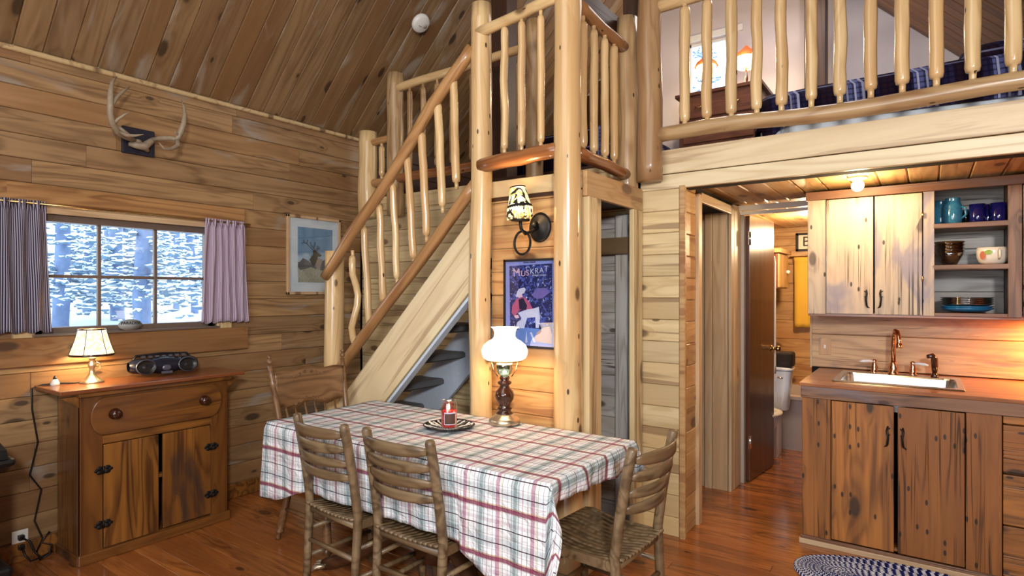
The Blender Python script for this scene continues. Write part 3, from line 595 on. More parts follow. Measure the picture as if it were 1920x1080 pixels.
# ---------------------------------------------------------------- loft furniture
def bed(x0,x1,y0,y1,top,label,rail):
    t=thing('bed',label,'bed',T((x0+x1)/2,y0,ZLF)); cx=(x0+x1)/2; cy=(y0+y1)/2; hx=(x1-x0)/2; hy=(y1-y0)/2; h=top-ZLF-.17
    def fn(u,v):
        a=2*PI*u; e_=.18; cxs=abs(cos(a))**e_*(1 if cos(a)>0 else -1); sy=abs(sin(a))**e_*(1 if sin(a)>0 else -1)
        s_=(1,1.0,.985,.93,.6,.02)[min(5,round(v*5))]; z=(0,.45,.8,.95,1.0,1.02)[min(5,round(v*5))]
        return (hx*s_*cxs*(1+.012*sin(a*17)*(1-v)),hy*s_*sy,z*h+.015*noise.noise(V((cxs*4*s_,sy*4*s_,v)))-(.03*sin(a*9+1)*(v<.1)))
    ob('quilt',B().grid(fn,72,5),'bed',T(cx,cy,ZLF+.17),t)
    def f2(u,v):
        a=2*PI*u; e_=.18; cxs=abs(cos(a))**e_*(1 if cos(a)>0 else -1); sy=abs(sin(a))**e_*(1 if sin(a)>0 else -1); k=1-.012+.006*sin(a*60)
        return (hx*.975*k*cxs,hy*.975*k*sy,.2*v)
    ob('bed_skirt',B().grid(f2,360,1),'skirt',T(cx,cy,ZLF+.005),t,label='pale blue pleated bed skirt')
    return t
b1=bed(-.93,.72,3.92,5.4,2.69,'bed with dark blue plaid quilt behind the loft railing above the kitchen',1)
b2=bed(-3.1,-1.95,4.3,5.6,2.8,'bed with dark plaid quilt in the loft corner behind the landing',1)
pl=B().grid(lambda u,v:(.24*(2*u-1)*(1-.12*abs(2*v-1)**3),.2*(2*v-1),.085*(max(0,1-(2*u-1)**4)*max(0,1-(2*v-1)**4))**.5),16,12).grid(lambda u,v:(.24*(2*u-1)*(1-.12*abs(2*v-1)**3),.2*(2*v-1),-.05*(max(0,1-(2*u-1)**4)*max(0,1-(2*v-1)**4))**.5),16,12)
tag(ob('pillow',pl,'bed',T(.36,4.14,2.70)@RX(.25)),'plaid pillow slumped at the right end of the loft bed','pillow')
dz=ZLF; dt=3.2
d=thing('dresser','reddish brown wooden dresser beneath the loft window','dresser',T(-1.5,5.4,dz))
bx(d,'body',-1.84,-1.16,5.22,5.68,dz,dt-.03,'dresser'); bx(d,'top',-1.87,-1.13,5.19,5.7,dt-.03,dt,'dresser')
for k in range(4):
    z=dz+.06+k*.22; f=bx(d,'drawer',-1.8,-1.2,5.205,5.22,z,z+.2,'dresser')
    for x in (-1.66,-1.34): ob('drawer_handle',B().tube([(x-.03,5.2,z+.1),(x-.02,5.185,z+.085),(x+.02,5.185,z+.085),(x+.03,5.2,z+.1)],.005,6),'brass',I4,f)
def loft_lamp(x,y,label):
    t=thing('dresser_lamp',label,'lamp',T(x,y,dt))
    ob('lamp_base',B().lathe([(.05,0),(.05,.012),(.014,.025),(.011,.05),(.016,.1),(.01,.15),(.01,.2)],14,T(x,y,dt)),'walnut',I4,t)
    ob('bulb',B().ball((x,y,dt+.25),.035,12),'lbulb',I4,t)
    ob('glass_shade',B().lathe([(.075,.2),(.09,.23),(.09,.29)],18,T(x,y,dt),caps=False),'shade',I4,t)
    ob('lamp_shade',B().lathe([(.105,.29),(.085,.325),(.03,.37),(.008,.395)],18,T(x,y,dt),caps=False),'orange',I4,t)
    light('lamp_bulb','POINT',(x,y-.16,dt+.22),10,(1,.74,.4),.05)
loft_lamp(-1.66,5.42,'small lamp with orange cone shade standing before the loft window'); loft_lamp(-1.31,5.42,'small lamp with orange cone shade at the right end of the loft dresser')
sd=thing('smoke_detector','round white smoke detector on the sloped ceiling','smoke detector',fr((0,1,0),(1,0,-1),(-3.17+.012,3.25,3.49-.012)))
dm_=WM[sd.name]; ob('housing',B().lathe([(.001,0),(.072,0),(.074,.01),(.07,.028),(.055,.038),(.001,.042)],28),'whitep',dm_,sd); ob('test_button',B().lathe([(.016,.04),(.016,.046),(.001,.047)],12,T(.025,0,0)).box(-.03,.0,-.018,-.012,.04,.043),'jamb',dm_,sd)
# ---------------------------------------------------------------- left wall objects
an=thing('antler_mount','deer antlers mounted on a dark square plaque above the window','antlers',T(XL,1.61,2.34))
ob('plaque',B().box(-.09,.09,-.08,.08,0,.02),'plaque',T(XL+.002,1.612,2.342)@fr((0,1,0),(1,0,0)),an,bevel=.004)
def zz(x,y,dx=.12): # pixel -> point dx off the left wall
    u=(x-960)/1104; v=(y-547)/1104; a=-sin(TH)+u*cos(TH); b_=cos(TH)+u*sin(TH); k=(XL+dx)/a; return (XL+dx,b_*k,1.43-v*k)
def zc(cx,cy,dx): return zz(180+cx/6,130+cy/6,dx)
ob('skull_cap',B().tube([zc(370,840,.05),zc(450,850,.07),zc(540,870,.075),zc(620,810,.06),zc(660,780,.07)],[.012,.022,.026,.018,.012],8).tube([zc(540,870,.07),zc(585,920,.05)],[.02,.01],8).ball(zc(470,840,.05),.03,10).tube([zc(250,640,.06),zc(380,760,.05),zc(450,840,.05)],[.008,.016,.016],8),'antler',I4,an)
A1=B().tube([zc(430,800,.06),zc(330,760,.1),zc(240,700,.15),zc(185,610,.18),zc(160,500,.2),zc(160,400,.2),zc(165,250,.19),zc(180,150,.17),zc(235,78,.14)],[.014,.016,.018,.017,.016,.018,.014,.010,.002],9)
A1.tube([zc(170,400,.2),zc(230,320,.18),zc(310,245,.16),zc(380,195,.14)],[.014,.011,.008,.002],8).tube([zc(200,610,.18),zc(250,560,.2),zc(320,510,.22),zc(380,482,.23)],[.012,.009,.006,.002],8).tube([zc(260,700,.15),zc(350,745,.2),zc(450,745,.25),zc(535,732,.28)],[.012,.01,.007,.002],8)
ob('antler',A1,'antler',I4,an)
A2=B().tube([zc(640,790,.07),zc(740,775,.12),zc(850,775,.17),zc(915,790,.2),zc(950,710,.21),zc(985,620,.22),zc(1000,520,.21),zc(990,430,.19),zc(960,342,.16)],[.012,.015,.015,.016,.018,.016,.012,.008,.002],9)
A2.tube([zc(915,790,.2),zc(920,860,.22),zc(850,895,.25),zc(760,890,.27),zc(710,825,.28)],[.015,.014,.011,.007,.002],8).tube([zc(930,760,.2),zc(910,720,.22),zc(885,697,.23)],[.01,.006,.002],8)
ob('antler',A2,'antler',I4,an)
# elk picture
ef=thing('elk_print','framed print of an elk under a blue sky hanging beside the stairs','picture',T(XL,2.87,1.71))
Y0,Y1,Z0,Z1=2.628,3.12,1.408,2.015; pm=T(XL,0,0)
FW=B().box(XL,XL+.022,Y0,Y0+.022,Z0,Z1).box(XL,XL+.022,Y1-.022,Y1,Z0,Z1).box(XL,XL+.022,Y0,Y1,Z0,Z0+.022).box(XL,XL+.022,Y0,Y1,Z1-.022,Z1); ob('picture_frame',FW,'trim',I4,ef,bevel=.004)
bx(ef,'mat_board',XL+.002,XL+.008,Y0+.02,Y1-.02,Z0+.02,Z1-.02,'porcelain',0)
def flat(par,name,pts,mat,org,xa,ya,off):
    o_=V(org);xa=V(xa);ya=V(ya);n_=xa.cross(ya).normalized(); b=B(); k=len(pts)
    vs=[o_+xa*p[0]+ya*p[1]+n_*off for p in pts]+[o_+xa*p[0]+ya*p[1]+n_*(off-.0012) for p in pts]
    b.add(vs,[list(range(k)),[2*k-1-i for i in range(k)]]+[[i,k+i,k+(i+1)%k,(i+1)%k] for i in range(k)])
    return ob(name,b,mat,I4,par)
def pm_(c,r=.6): 
    nm='print_%d_%d_%d'%c; return plain(nm,c,r,var=.15,sc=60)
o0=(XL+.009,2.725,1.503); ax=(0,.32,0); ay=(0,0,.425)
g=G('print_sky'); z_=g.xyz(g.obj)[2]; cl=g.noise(g.vm('MULTIPLY',g.obj,(1,6,18)),1,4); skm=g.fin(g.mix(g.ss(g.ma('ADD',cl,g.ma('MULTIPLY',g.ma('SUBTRACT',1.72,z_),1.2)),.45,.75),s2l((104,152,190)),s2l((200,220,232))),.5)
flat(ef,'print_sky',[(0,0),(1,0),(1,1),(0,1)],skm,o0,ax,ay,0)
g=G('print_grass'); grm=g.fin(g.mix(g.noise(g.vm('MULTIPLY',g.obj,(1,160,50)),1,3),s2l((90,84,70)),s2l((226,220,196))),.6)
hl=pm_((84,90,100)); bk=pm_((34,28,30)); tn=pm_((168,146,136))
flat(ef,'print_hills',[(0,.2),(0,.36),(.06,.37),(.14,.44),(.22,.42),(.3,.38),(.5,.3),(.7,.4),(.85,.46),(1,.44),(1,.2)],hl,o0,ax,ay,.0015)
flat(ef,'print_grass',[(0,0),(1,0),(1,.24),(.7,.22),(.5,.25),(.36,.28),(.2,.24),(.05,.22),(0,.27)],grm,o0,ax,ay,.004)
def E_(x,y): return ((x-160)/575,(985-y)/930)
flat(ef,'print_elk_flank',[E_(*p) for p in ((440,690),(470,600),(500,560),(555,580),(545,660),(520,760),(545,860),(505,870),(470,770))],tn,o0,ax,ay,.0028)
flat(ef,'print_elk',[E_(*p) for p in ((345,600),(375,545),(405,500),(395,440),(430,430),(470,455),(510,490),(550,515),(520,540),(485,535),(475,580),(450,650),(425,700),(390,690))],bk,o0,ax,ay,.0034)
for pts in (((405,435),(340,370),(290,325),(250,310),(215,335)),((250,310),(255,270)),((300,330),(318,265)),((440,440),(405,390),(365,350),(355,300)),((410,385),(430,340),(432,290)),((450,440),(490,410),(520,395)),((470,425),(500,370)),((455,425),(480,350))):
    q=[E_(*p) for p in pts]; ob('print_antler',B().tube([(XL+.0125,2.725+.32*a,1.503+.425*b_) for a,b_ in q],.0022,5),bk,I4,ef)
bx(ef,'glass_pane',XL+.014,XL+.0155,Y0+.022,Y1-.022,Z0+.022,Z1-.022,'pane',0)
# ---------------------------------------------------------------- antique cabinet
cx0,cx1,cy0,cy1,ct=XL+.03,-3.6,1.2,1.99,.925
cbn=thing('antique_cabinet','worn antique pine cabinet with one drawer and two doors under the window','cabinet',T(-3.77,1.6,0))
bx(cbn,'side_panel',cx0,cx1,cy0,cy0+.02,0,ct-.03,'cab',along=2,label='dark worn side panel'); bx(cbn,'side_panel',cx0,cx1,cy1-.02,cy1,0,ct-.03,'cab',along=2)
bx(cbn,'back_panel',cx0,cx0+.01,cy0,cy1,0,ct-.03,'cab',along=2); bx(cbn,'shelf',cx0,cx1-.02,cy0+.02,cy1-.02,.36,.38,'cab',0); bx(cbn,'bottom_panel',cx0,cx1-.005,cy0+.02,cy1-.02,.04,.06,'cab',0)
bx(cbn,'stile',cx1-.02,cx1,cy0,cy0+.105,0,ct-.03,'cab'); bx(cbn,'stile',cx1-.02,cx1,cy1-.105,cy1,0,ct-.03,'cab')
bx(cbn,'rail',cx1-.021,cx1-.001,cy0+.1,cy1-.1,.615,.66,'cab'); bx(cbn,'rail',cx1-.021,cx1-.001,cy0+.1,cy1-.1,.86,ct-.03,'cab'); bx(cbn,'base_rail',cx1-.018,cx1+.012,cy0-.01,cy1+.012,0,.055,'cab',.006)
bx(cbn,'base_rail',cx0,cx1,cy0-.012,cy0+.002,0,.05,'cab',.004)
bx(cbn,'top',cx0-.02,cx1+.045,cy0-.10,cy1+.09,ct-.022,ct,'cabtop',.005); bx(cbn,'top_molding',cx0,cx1+.028,cy0-.012,cy1+.012,ct-.045,ct-.022,'cab',.004)
for y,sg_ in ((cy0,-1),(cy1,1)): ob('bracket',B().prism([(0,-.02),(.08*sg_,-.02),(.0,-.08)] if sg_>0 else [(0,-.08),(-.08,-.02),(0,-.02)],-.012,.012,T(cx1-.02,y,ct-.02)),'cab',I4,cbn)
ym=(cy0+cy1)/2
# drawer front with rounded ends
n_=14; pr=[]
hw=(cy1-cy0)/2-.045; hh=.1
for i in range(n_+1): a=PI/2+PI*i/n_; pr.append((-hw+.07+.07*cos(a),hh*sin(a)))
for i in range(n_+1): a=-PI/2+PI*i/n_; pr.append((hw-.07+.07*cos(a),hh*sin(a)))
db=B(); k=len(pr); db.add([(a,b_,0) for a,b_ in pr]+[(a,b_,.016) for a,b_ in pr],[[k-1-i for i in range(k)],[k+i for i in range(k)]]+[[i,(i+1)%k,k+(i+1)%k,k+i] for i in range(k)])
dw=ob('drawer',db,'cab',T(cx1-.001,ym,.765)@fr((0,1,0),(1,0,0)),cbn,bevel=.004)
for y in (ym-.24,ym+.24): ob('drawer_knob',B().lathe([(.03,0),(.03,.004),(.012,.008),(.012,.02),(.026,.028),(.026,.036),(.012,.042),(.001,.042)],18,T(cx1+.015,y,.772)@RY(PI/2)),'walnut',I4,dw)
d1=bx(cbn,'door',cx1-.012,cx1+.006,cy0+.108,ym-.012,.062,.612,'cab',along=2); d2=bx(cbn,'door',cx1-.012,cx1+.006,ym+.012,cy1-.108,.07,.612,'cab',along=2)
for dd,y in ((d1,cy0+.106),(d2,cy1-.106)):
    for z in (.19,.48):
        hb=B()
        for sy in (-1,1):
            for sz in (-1,1): hb.ball((cx1+.008,y+sy*.018,z+sz*.011),.0155,10,(.25,1,.75))
            hb.ball((cx1+.008,y+sy*.034,z),.011,10,(.25,1,.8))
        hb.tube([(cx1+.01,y,z-.02),(cx1+.01,y,z+.02)],.005,8); ob('hinge',hb,'black',I4,dd)
tag(bx(None,'book',cx1-.19,cx1-.04,ym-.1,ym+.1,.385,.55,'bluehaze'),'pale blue book glimpsed through the gap between the cabinet doors','book')
# table lamp on the cabinet
lx,ly=-3.80,1.325
lm=thing('table_lamp','small lamp with pleated cream shade and ornate metal base on the cabinet','lamp',T(lx,ly,ct))
ob('lamp_base',B().lathe([(.058,0),(.058,.005),(.05,.012),(.036,.02),(.024,.035),(.015,.05),(.012,.075),(.018,.09),(.02,.1),(.011,.115),(.016,.13),(.02,.138),(.008,.15),(.006,.17)],24,T(lx,ly,ct),wav=lambda k,a:.08*cos(a*8) if k<5 else .05*cos(a*6)).tube([(lx+.0,ly+.018,ct+.065),(lx,ly+.04,ct+.075),(lx,ly+.04,ct+.1),(lx,ly+.02,ct+.112)],.0035,6),'pewter',I4,lm)
ob('lamp_shade',B().lathe([(.105,.155),(.095,.18),(.08,.23),(.068,.275),(.064,.295)],96,T(lx,ly,ct),wav=lambda k,a:.012*cos(a*48),caps=False),'shade',I4,lm)
rm=B(); rm.lathe([(.106,.150),(.109,.155),(.106,.162)],48,T(lx,ly,ct),caps=False); rm.lathe([(.064,.292),(.067,.297),(.063,.3)],48,T(lx,ly,ct),caps=False)
for i in range(6):
    a=i*PI/3+.35; rm.tube([(lx+.107*cos(a),ly+.107*sin(a),ct+.157),(lx+.082*cos(a),ly+.082*sin(a),ct+.23),(lx+.066*cos(a),ly+.066*sin(a),ct+.295)],.0018,5)
ob('shade_trim',rm,'walnut',I4,lm); ob('bulb',B().ball((lx,ly,ct+.22),.022,10),'lbulb',I4,lm)
light('lamp_bulb','POINT',(lx,ly,ct+.185),4.2,(1,.72,.42),.03)
# boombox
bo=thing('boombox','rounded black and blue-gray portable stereo on the cabinet','stereo',T(-3.80,1.70,ct))
def bf(u,v):
    a=2*PI*u; y=(v-.5)*.37; e_=1-.5*abs(2*v-1)**6; w_=1+.12*cos((v-.5)*PI*4)*1
    return (.068*cos(a)*e_*(.8+.25*w_*.6),y,.062+.054*sin(a)*e_*w_*.9)
bM=T(-3.80,1.70,ct)@RZ(math.radians(-8))
ob('body',B().grid(bf,28,30),'boom',bM,bo)
for y in (-.11,.115):
    sp=ob('speaker',B().lathe([(.052,0),(.056,.006),(.052,.012),(.046,.006),(.03,.0),(.012,.004),(.001,.006)],26,T(.06,y,.06)@RY(math.radians(80))@Matrix.Diagonal((.82,1,1,1))),'blackp',bM,bo)
    ob('speaker_ring',B().lathe([(.05,.006),(.055,.012),(.05,.014)],26,T(.06,y,.06)@RY(math.radians(80))@Matrix.Diagonal((.82,1,1,1)),caps=False),'boomg',bM,sp)
ob('control_panel',B().ball((.065,0,.05),.02,12,(.2,1.3,.9)).box(.062,.068,-.03,.03,.016,.03),'boomg',bM,bo)
bt=B()
for i in range(7): bt.box(-.005+.0,.02,-.12+i*.036,-.1+i*.036,.112,.122)
ob('buttons',bt,'boomg',bM,bo); ob('carry_handle',B().tube([(-.02,-.16,.09),(-.03,-.14,.12),(-.035,0,.128),(-.03,.14,.12),(-.02,.16,.09)],.008,8),'blackp',bM,bo)
nt=thing('night_light','small white bell-shaped night light with a black cap on the cabinet corner','light',T(-3.85,1.17,ct))
ob('body',B().lathe([(.02,0),(.021,.01),(.014,.028),(.008,.034)],14,T(-3.85,1.17,ct)),'whitep',I4,nt); ob('cap',B().lathe([(.009,.03),(.008,.042),(.002,.052)],10,T(-3.85,1.17,ct)),'blackp',I4,nt)
tag(ob('lamp_cord',B().tube([(-3.82,1.29,ct+.004),(-3.84,1.24,ct+.004),(-3.86,1.20,ct+.006),(-3.9,1.13,ct+.004),(-3.905,1.085,ct-.01),(-3.92,1.09,.8),(-3.92,1.115,.62),(-3.92,1.08,.45),(-3.92,1.13,.36),(-3.92,1.1,.2),(-3.9,1.13,.1),(-3.9,1.1,.03)],.0045,6),'cord'),'black cord running down the wall beside the cabinet','cord')
# outlet and plug cords
ol=thing('wall_outlet','white duplex outlet low on the wall between stove and cabinet','outlet',T(XL,1.043,.11)); bx(ol,'cover_plate',XL+.001,XL+.008,1.008,1.078,.045,.165,'whitep')
for k,z in enumerate((.08,.13)): ob('plug',B().box(XL+.008,XL+.035,1.03,1.056,z-.013,z+.013),'blackp',I4,ol,bevel=.004)
tag(ob('plug_cord',B().tube([(XL+.035,1.043,.08),(XL+.06,1.05,.04),(XL+.07,1.07,.008),(XL+.06,1.12,.008),(XL+.05,1.17,.02)],.005,6),'cord'),'black cord from the lower socket curling onto the floor','cord')
tag(ob('plug_cord',B().tube([(XL+.035,1.043,.13),(XL+.055,1.07,.11),(XL+.05,1.09,.05),(XL+.07,1.11,.014),(XL+.1,1.1,.012),(XL+.11,1.14,.03),(XL+.06,1.165,.06),(XL+.05,1.12,.085),(XL+.045,1.16,.13)],.005,6),'cord'),'black cord from the upper socket looping beside the cabinet','cord')
# stove
st=thing('heating_stove','black cast-iron stove at the left edge, seen from its side','stove',T(-3.6,.5,0))
bx(st,'body',-3.86,-3.33,.05,.80,.22,.66,'black',.01); bx(st,'top',-3.9,-3.28,-.0,.86,.66,.7,'black',.02); bx(st,'base',-3.9,-3.29,.0,.85,.17,.22,'black',.015)
ob('dome',B().prism([(-.31,0),(-.28,.035),(-.15,.06),(.15,.06),(.28,.035),(.31,0)],-.4,.4,T(-3.59,.43,.7)@RZ(PI/2)),'black',I4,st)
for i in range(12): bx(st,'rib',-3.333,-3.318,.08+i*.062,.1+i*.062,.24,.64,'black',.004)
for i in range(7): bx(st,'rib',-3.83+i*.075,-3.81+i*.075,.798,.812,.24,.64,'black',.004)
for x in (-3.82,-3.36):
    for y in (.08,.78): ob('leg',B().tube([(x,y,.18),(x,y,.1),(x+(.02 if x>-3.6 else -.02),y+.01,.0)],[.03,.018,.026],8),'black',I4,st)
# ---------------------------------------------------------------- sconce + poster
YW=2.67; pxs=(-1.69,1.772)
so=thing('wall_sconce','dark iron wall sconce with patterned yellow and black shade above the poster','lamp',T(-1.7,YW,1.77))
ob('back_plate',B().lathe([(.001,0),(.068,0),(.07,.008),(.055,.014),(.04,.012),(.03,.02),(.001,.024)],30,T(-1.7,YW,1.775)@RX(PI/2)@Matrix.Diagonal((.98,1.15,1.1,1))),'black',I4,so)
ax_=-1.735; ay_=YW-.13
ob('arm',B().tube([(-1.7,YW-.02,1.775),(-1.72,YW-.06,1.75),(-1.74,YW-.09,1.735),(-1.745,YW-.12,1.76),(-1.745,YW-.13,1.805)],.009,8).tube([(-1.71,YW-.03,1.80),(-1.715,YW-.05,1.775)],.014,8),'black',I4,so)
ri=B(); pts=[(-1.765+.058*cos(a),YW-.08-.01*cos(a),1.69+.062*sin(a)) for a in [2*PI*i/24 for i in range(25)]]; ri.tube(pts,.0065,8); ob('ring',ri,'black',I4,so)
ob('drip_pan',B().lathe([(.001,0),(.05,.006),(.053,.012),(.012,.01),(.012,.04),(.001,.04)],20,T(ax_-.01,ay_,1.795)),'black',I4,so)
sm_=T(ax_-.012,ay_,1.868)@RY(math.radians(-7))@Matrix.Scale(.88,4)
ob('lamp_shade',B().lathe([(.072,0),(.066,.03),(.056,.08),(.046,.125)],28,sm_,caps=False),'shade2',I4,so)
fg=B()
for i in range(30):
    a=2*PI*i/30; p=sm_@V((.073*cos(a),.073*sin(a),.0)); q=p-V((0,0,.035+.01*(i%3))); fg.tube([p,q],[.0045,.006],5)
ob('fringe',fg,'shade2',I4,so,kind='stuff'); ob('shade_band',B().lathe([(.074,-.004),(.0745,.014),(.0725,.014)],28,sm_,caps=False),'ink',I4,so); ob('top_band',B().lathe([(.047,.12),(.048,.127),(.045,.127)],28,sm_,caps=False),'ink',I4,so)
light('sconce_bulb','POINT',(ax_-.015,ay_,1.91),4.0,(1,.7,.4),.03)
po=thing('trapper_poster','blue framed poster titled MUSKRAT with a seated trapper, hung beneath the sconce','poster',T(-1.76,YW,1.37))
X0,X1,Z0,Z1=-1.935,-1.592,1.125,1.608
ob('poster_frame',B().box(X0,X1,YW-.018,YW,Z0,Z0+.012).box(X0,X1,YW-.018,YW,Z1-.012,Z1).box(X0,X0+.01,YW-.018,YW,Z0,Z1).box(X1-.01,X1,YW-.018,YW,Z0,Z1),'ink',I4,po)
oP=(X0+.01,YW-.008,Z0+.01); aX=(X1-X0-.02,0,0); aZ=(0,0,Z1-Z0-.02)
lav=pm_((150,156,226)); navy=None
g=G('poster_scene'); nn=g.noise(g.obj,38,4,1.2); col=g.mix(g.ss(nn,.5,.6),s2l((24,26,88)),s2l((74,88,176))); col=g.mix(g.ss(g.noise(g.vm('ADD',g.obj,(3,3,3)),60,3,1.),.63,.67),col,s2l((196,204,240))); navy=g.fin(col,.5)
def F(n,pts,m,off): flat(po,n,[((x-100)/515,(985-y)/895) for x,y in pts],m,oP,aX,aZ,off)
F('border',[(100,985),(615,985),(615,90),(100,90)],lav,0); F('scene',[(150,960),(585,960),(580,125),(140,140)],navy,.0015)
red=pm_((186,84,128)); pk=pm_((238,192,214)); lt=pm_((206,204,232)); dk=pm_((30,24,60)); sand=pm_((200,160,150)); blw=pm_((104,136,208)); vio=pm_((110,96,170))
F('pond',[(190,960),(585,960),(585,850),(450,800),(300,790),(200,830)],blw,.002)
F('rock',[(400,930),(430,840),(500,780),(560,770),(583,850),(583,950)],sand,.0026)
F('pack_basket',[(375,450),(430,380),(520,375),(560,420),(490,480),(430,490)],vio,.0026)
F('shirt',[(165,640),(175,560),(220,490),(300,470),(350,520),(390,600),(400,640),(340,640),(280,600),(240,620),(200,680)],red,.003)
F('vest',[(240,500),(290,480),(330,560),(320,610),(250,600)],dk,.0036)
F('trousers',[(235,640),(330,600),(400,590),(450,570),(465,680),(450,790),(420,790),(415,680),(330,690),(300,800),(255,800),(270,690)],lt,.0036)
F('hands',[(190,670),(235,660),(250,690),(215,700)],pk,.004); F('face',[(225,420),(270,410),(285,470),(240,480)],pk,.004)
F('hat',[(212,465),(225,420),(245,385),(300,370),(318,390),(300,430),(255,450),(225,475)],lt,.0046)
F('dog',[(215,790),(225,740),(260,715),(285,740),(280,790),(245,810)],lt,.004)
F('trap_chain',[(310,950),(325,830),(335,950)],lt,.004); F('trap_chain',[(400,945),(360,840),(378,838),(420,940)],lt,.004)
def tp(s,cx,cy,size,mat,rot=0): text('lettering',s,size,mat,T(oP[0]+aX[0]*(cx-100)/515,YW-.0135,oP[2]+aZ[2]*(985-cy)/895)@fr((1,0,0),(0,-1,0))@RZ(rot),po,.0006)
M['pk']=pk; M['lt']=lt; M['navyp']=dk
for ch,cx,cy,sz,rt,mt in (('M',222,215,.062,.05,'pk'),('U',292,225,.045,-.1,'pk'),('S',338,220,.043,.1,'pk'),('K',385,205,.043,-.05,'lt'),('R',432,200,.043,.0,'lt'),('A',480,195,.041,.05,'lt'),('T',528,180,.043,.0,'lt')): tp(ch,cx,cy,sz,mt,rt)
tp('SKILLET KNIFE',455,246,.0135,'lt'); tp('ORIGINAL GENUINE',355,107,.009,'ink')
bx(po,'glass_pane',X0+.01,X1-.01,YW-.0165,YW-.0155,Z0+.012,Z1-.012,'pane',0)
# ---------------------------------------------------------------- dining table, cloth
TX0,TX1,TY0,TY1,TZ=-2.81,-1.09,1.765,2.505,.752
tb=thing('dining_table','rectangular dining table with dark turned pedestal and clawed feet beneath the plaid cloth','table',T(-1.95,2.13,0))
bx(tb,'table_top',TX0,TX1,TY0,TY1,TZ-.03,TZ-.002,'tabledark'); bx(tb,'apron',TX0+.14,TX1-.14,TY0+.12,TY1-.12,TZ-.11,TZ-.03,'tabledark')
ob('pedestal',B().lathe([(.16,.62),(.16,.58),(.09,.56),(.07,.5),(.1,.42),(.12,.34),(.08,.28),(.11,.25),(.12,.2),(.11,.12),(.06,.09),(.02,.09)],24,T(-1.95,2.13,.03)),'tabledark',I4,tb)
for a in (35,145,215,325):
    a=math.radians(a); pts=[]; rs=[]
    for q,zh,r_ in ((.06,.22,.04),(.18,.24,.042),(.32,.17,.036),(.46,.09,.03),(.56,.05,.034),(.62,.03,.028)): pts.append((-1.95+q*1.15*cos(a),2.13+q*.62*sin(a),zh)); rs.append(r_)
    fo=ob('foot',B().tube(pts,rs,10),'tabledark',I4,tb); e_=pts[-1]; cl=B()
    for k in (-1,0,1): cl.tube([(e_[0]-.02*cos(a)+k*.02*sin(a),e_[1]-.02*sin(a)-k*.02*cos(a),.035),(e_[0]+.04*cos(a)+k*.03*sin(a),e_[1]+.04*sin(a)-k*.03*cos(a),.028),(e_[0]+.055*cos(a)+k*.03*sin(a),e_[1]+.055*sin(a)-k*.03*cos(a),.006)],[.014,.013,.006],6)
    ob('claw',cl,'pewter',I4,fo)
def lerp(a,b_,t): t=max(0,min(1,t)); t=t*t*(3-2*t); return a+(b_-a)*t
def hemF(x): return lerp(.385,.30,(x+2.75)/.3) if x<-2.3 else lerp(.30,.43,(x+1.6)/.42)
def hemL(y): return lerp(.385,.275,(y-1.9)/.1)
hemR=lambda y:.09+.012*sin(y*9)
hemB=lambda x:.16
def cloth():
    nx,ny=96,44; nl,nr,nf,nb=12,5,14,5; us=[];vs_=[]
    us=[('L',1-i/nl) for i in range(nl)]+[('T',i/nx) for i in range(nx+1)]+[('R',(i+1)/nr) for i in range(nr)]
    vv=[('F',1-i/nf) for i in range(nf)]+[('T',i/ny) for i in range(ny+1)]+[('B',(i+1)/nb) for i in range(nb)]
    vs=[];uv=[]
    for b_,tj in vv:
        for a,ti in us:
            x=TX0+(TX1-TX0)*ti if a=='T' else (TX0 if a=='L' else TX1); y=TY0+(TY1-TY0)*tj if b_=='T' else (TY0 if b_=='F' else TY1)
            sx=0 if a=='T' else (-1 if a=='L' else 1); sy=0 if b_=='T' else (-1 if b_=='F' else 1)
            dx=hemL(y) if a=='L' else hemR(y); dy=hemF(x) if b_=='F' else hemB(x)
            if not sx and not sy:
                z=TZ+.002*noise.noise(V((x*7,y*7,0)))+.0015*max(0,noise.noise(V((x*3,y*14,5)))); vs.append((x,y,z+.001)); uv.append((x-TX1+.055,y-1.755)); continue
            if sx and sy:
                m=max(ti,tj); ph=math.atan2(tj,ti); f=sin(ph)**2; D=dx*(1-f)+dy*f; 
                ox,oy=sx*cos(ph),sy*sin(ph); flare=(.012 if a=='L' else (.08 if b_=='F' else .03))*sin(2*ph); dr=m*D
                if a=='R' and b_=='F': dr=m*(dx*(1-f)+dy*f)+.02*sin(2*ph)*m
                s_=0; u_=x+sx*ti*dx; v_=y+sy*tj*dy
            elif sx: m=ti; dr=m*dx; ox,oy=sx,0; s_=y*13; flare=.0; u_=x+sx*dr; v_=y
            else: m=tj; dr=m*dy; ox,oy=0,sy; s_=x*13; flare=0; u_=x; v_=y+sy*dr
            wv=.010*m*sin(s_*1.7+1.3)+.006*m*sin(s_*3.9)+ .004*noise.noise(V((x*9,y*9,dr*8)))
            base=.013*(1-math.exp(-dr/.008))
            if b_=='F' and not sx:
                inn=-.012*m if -2.5<x<-1.5 else .012*m*(1 if x>-1.4 else .4); wv*=.55; base+=inn
            o_=base+(wv if dr>.01 else 0)+flare*m*min(1,dr/.15)
            z=TZ-dr+.010*(math.exp(-dr/.010)-1)*-0
            vs.append((x+ox*o_,y+oy*o_,z+.001-.0*m)); uv.append((u_-TX1+.055,v_-1.755))
    W=len(us); fs=[[j*W+i,j*W+i+1,(j+1)*W+i+1,(j+1)*W+i] for j in range(len(vv)-1) for i in range(W-1)]
    o=ob('tablecloth',B().add(vs,fs,None,True,uv),'cloth'); o.modifiers.new('s','SOLIDIFY').thickness=.0015; o.modifiers['s'].offset=1
    tag(o,'cream cotton tablecloth with burgundy, gray and green plaid draped over the dining table','tablecloth')
cloth()
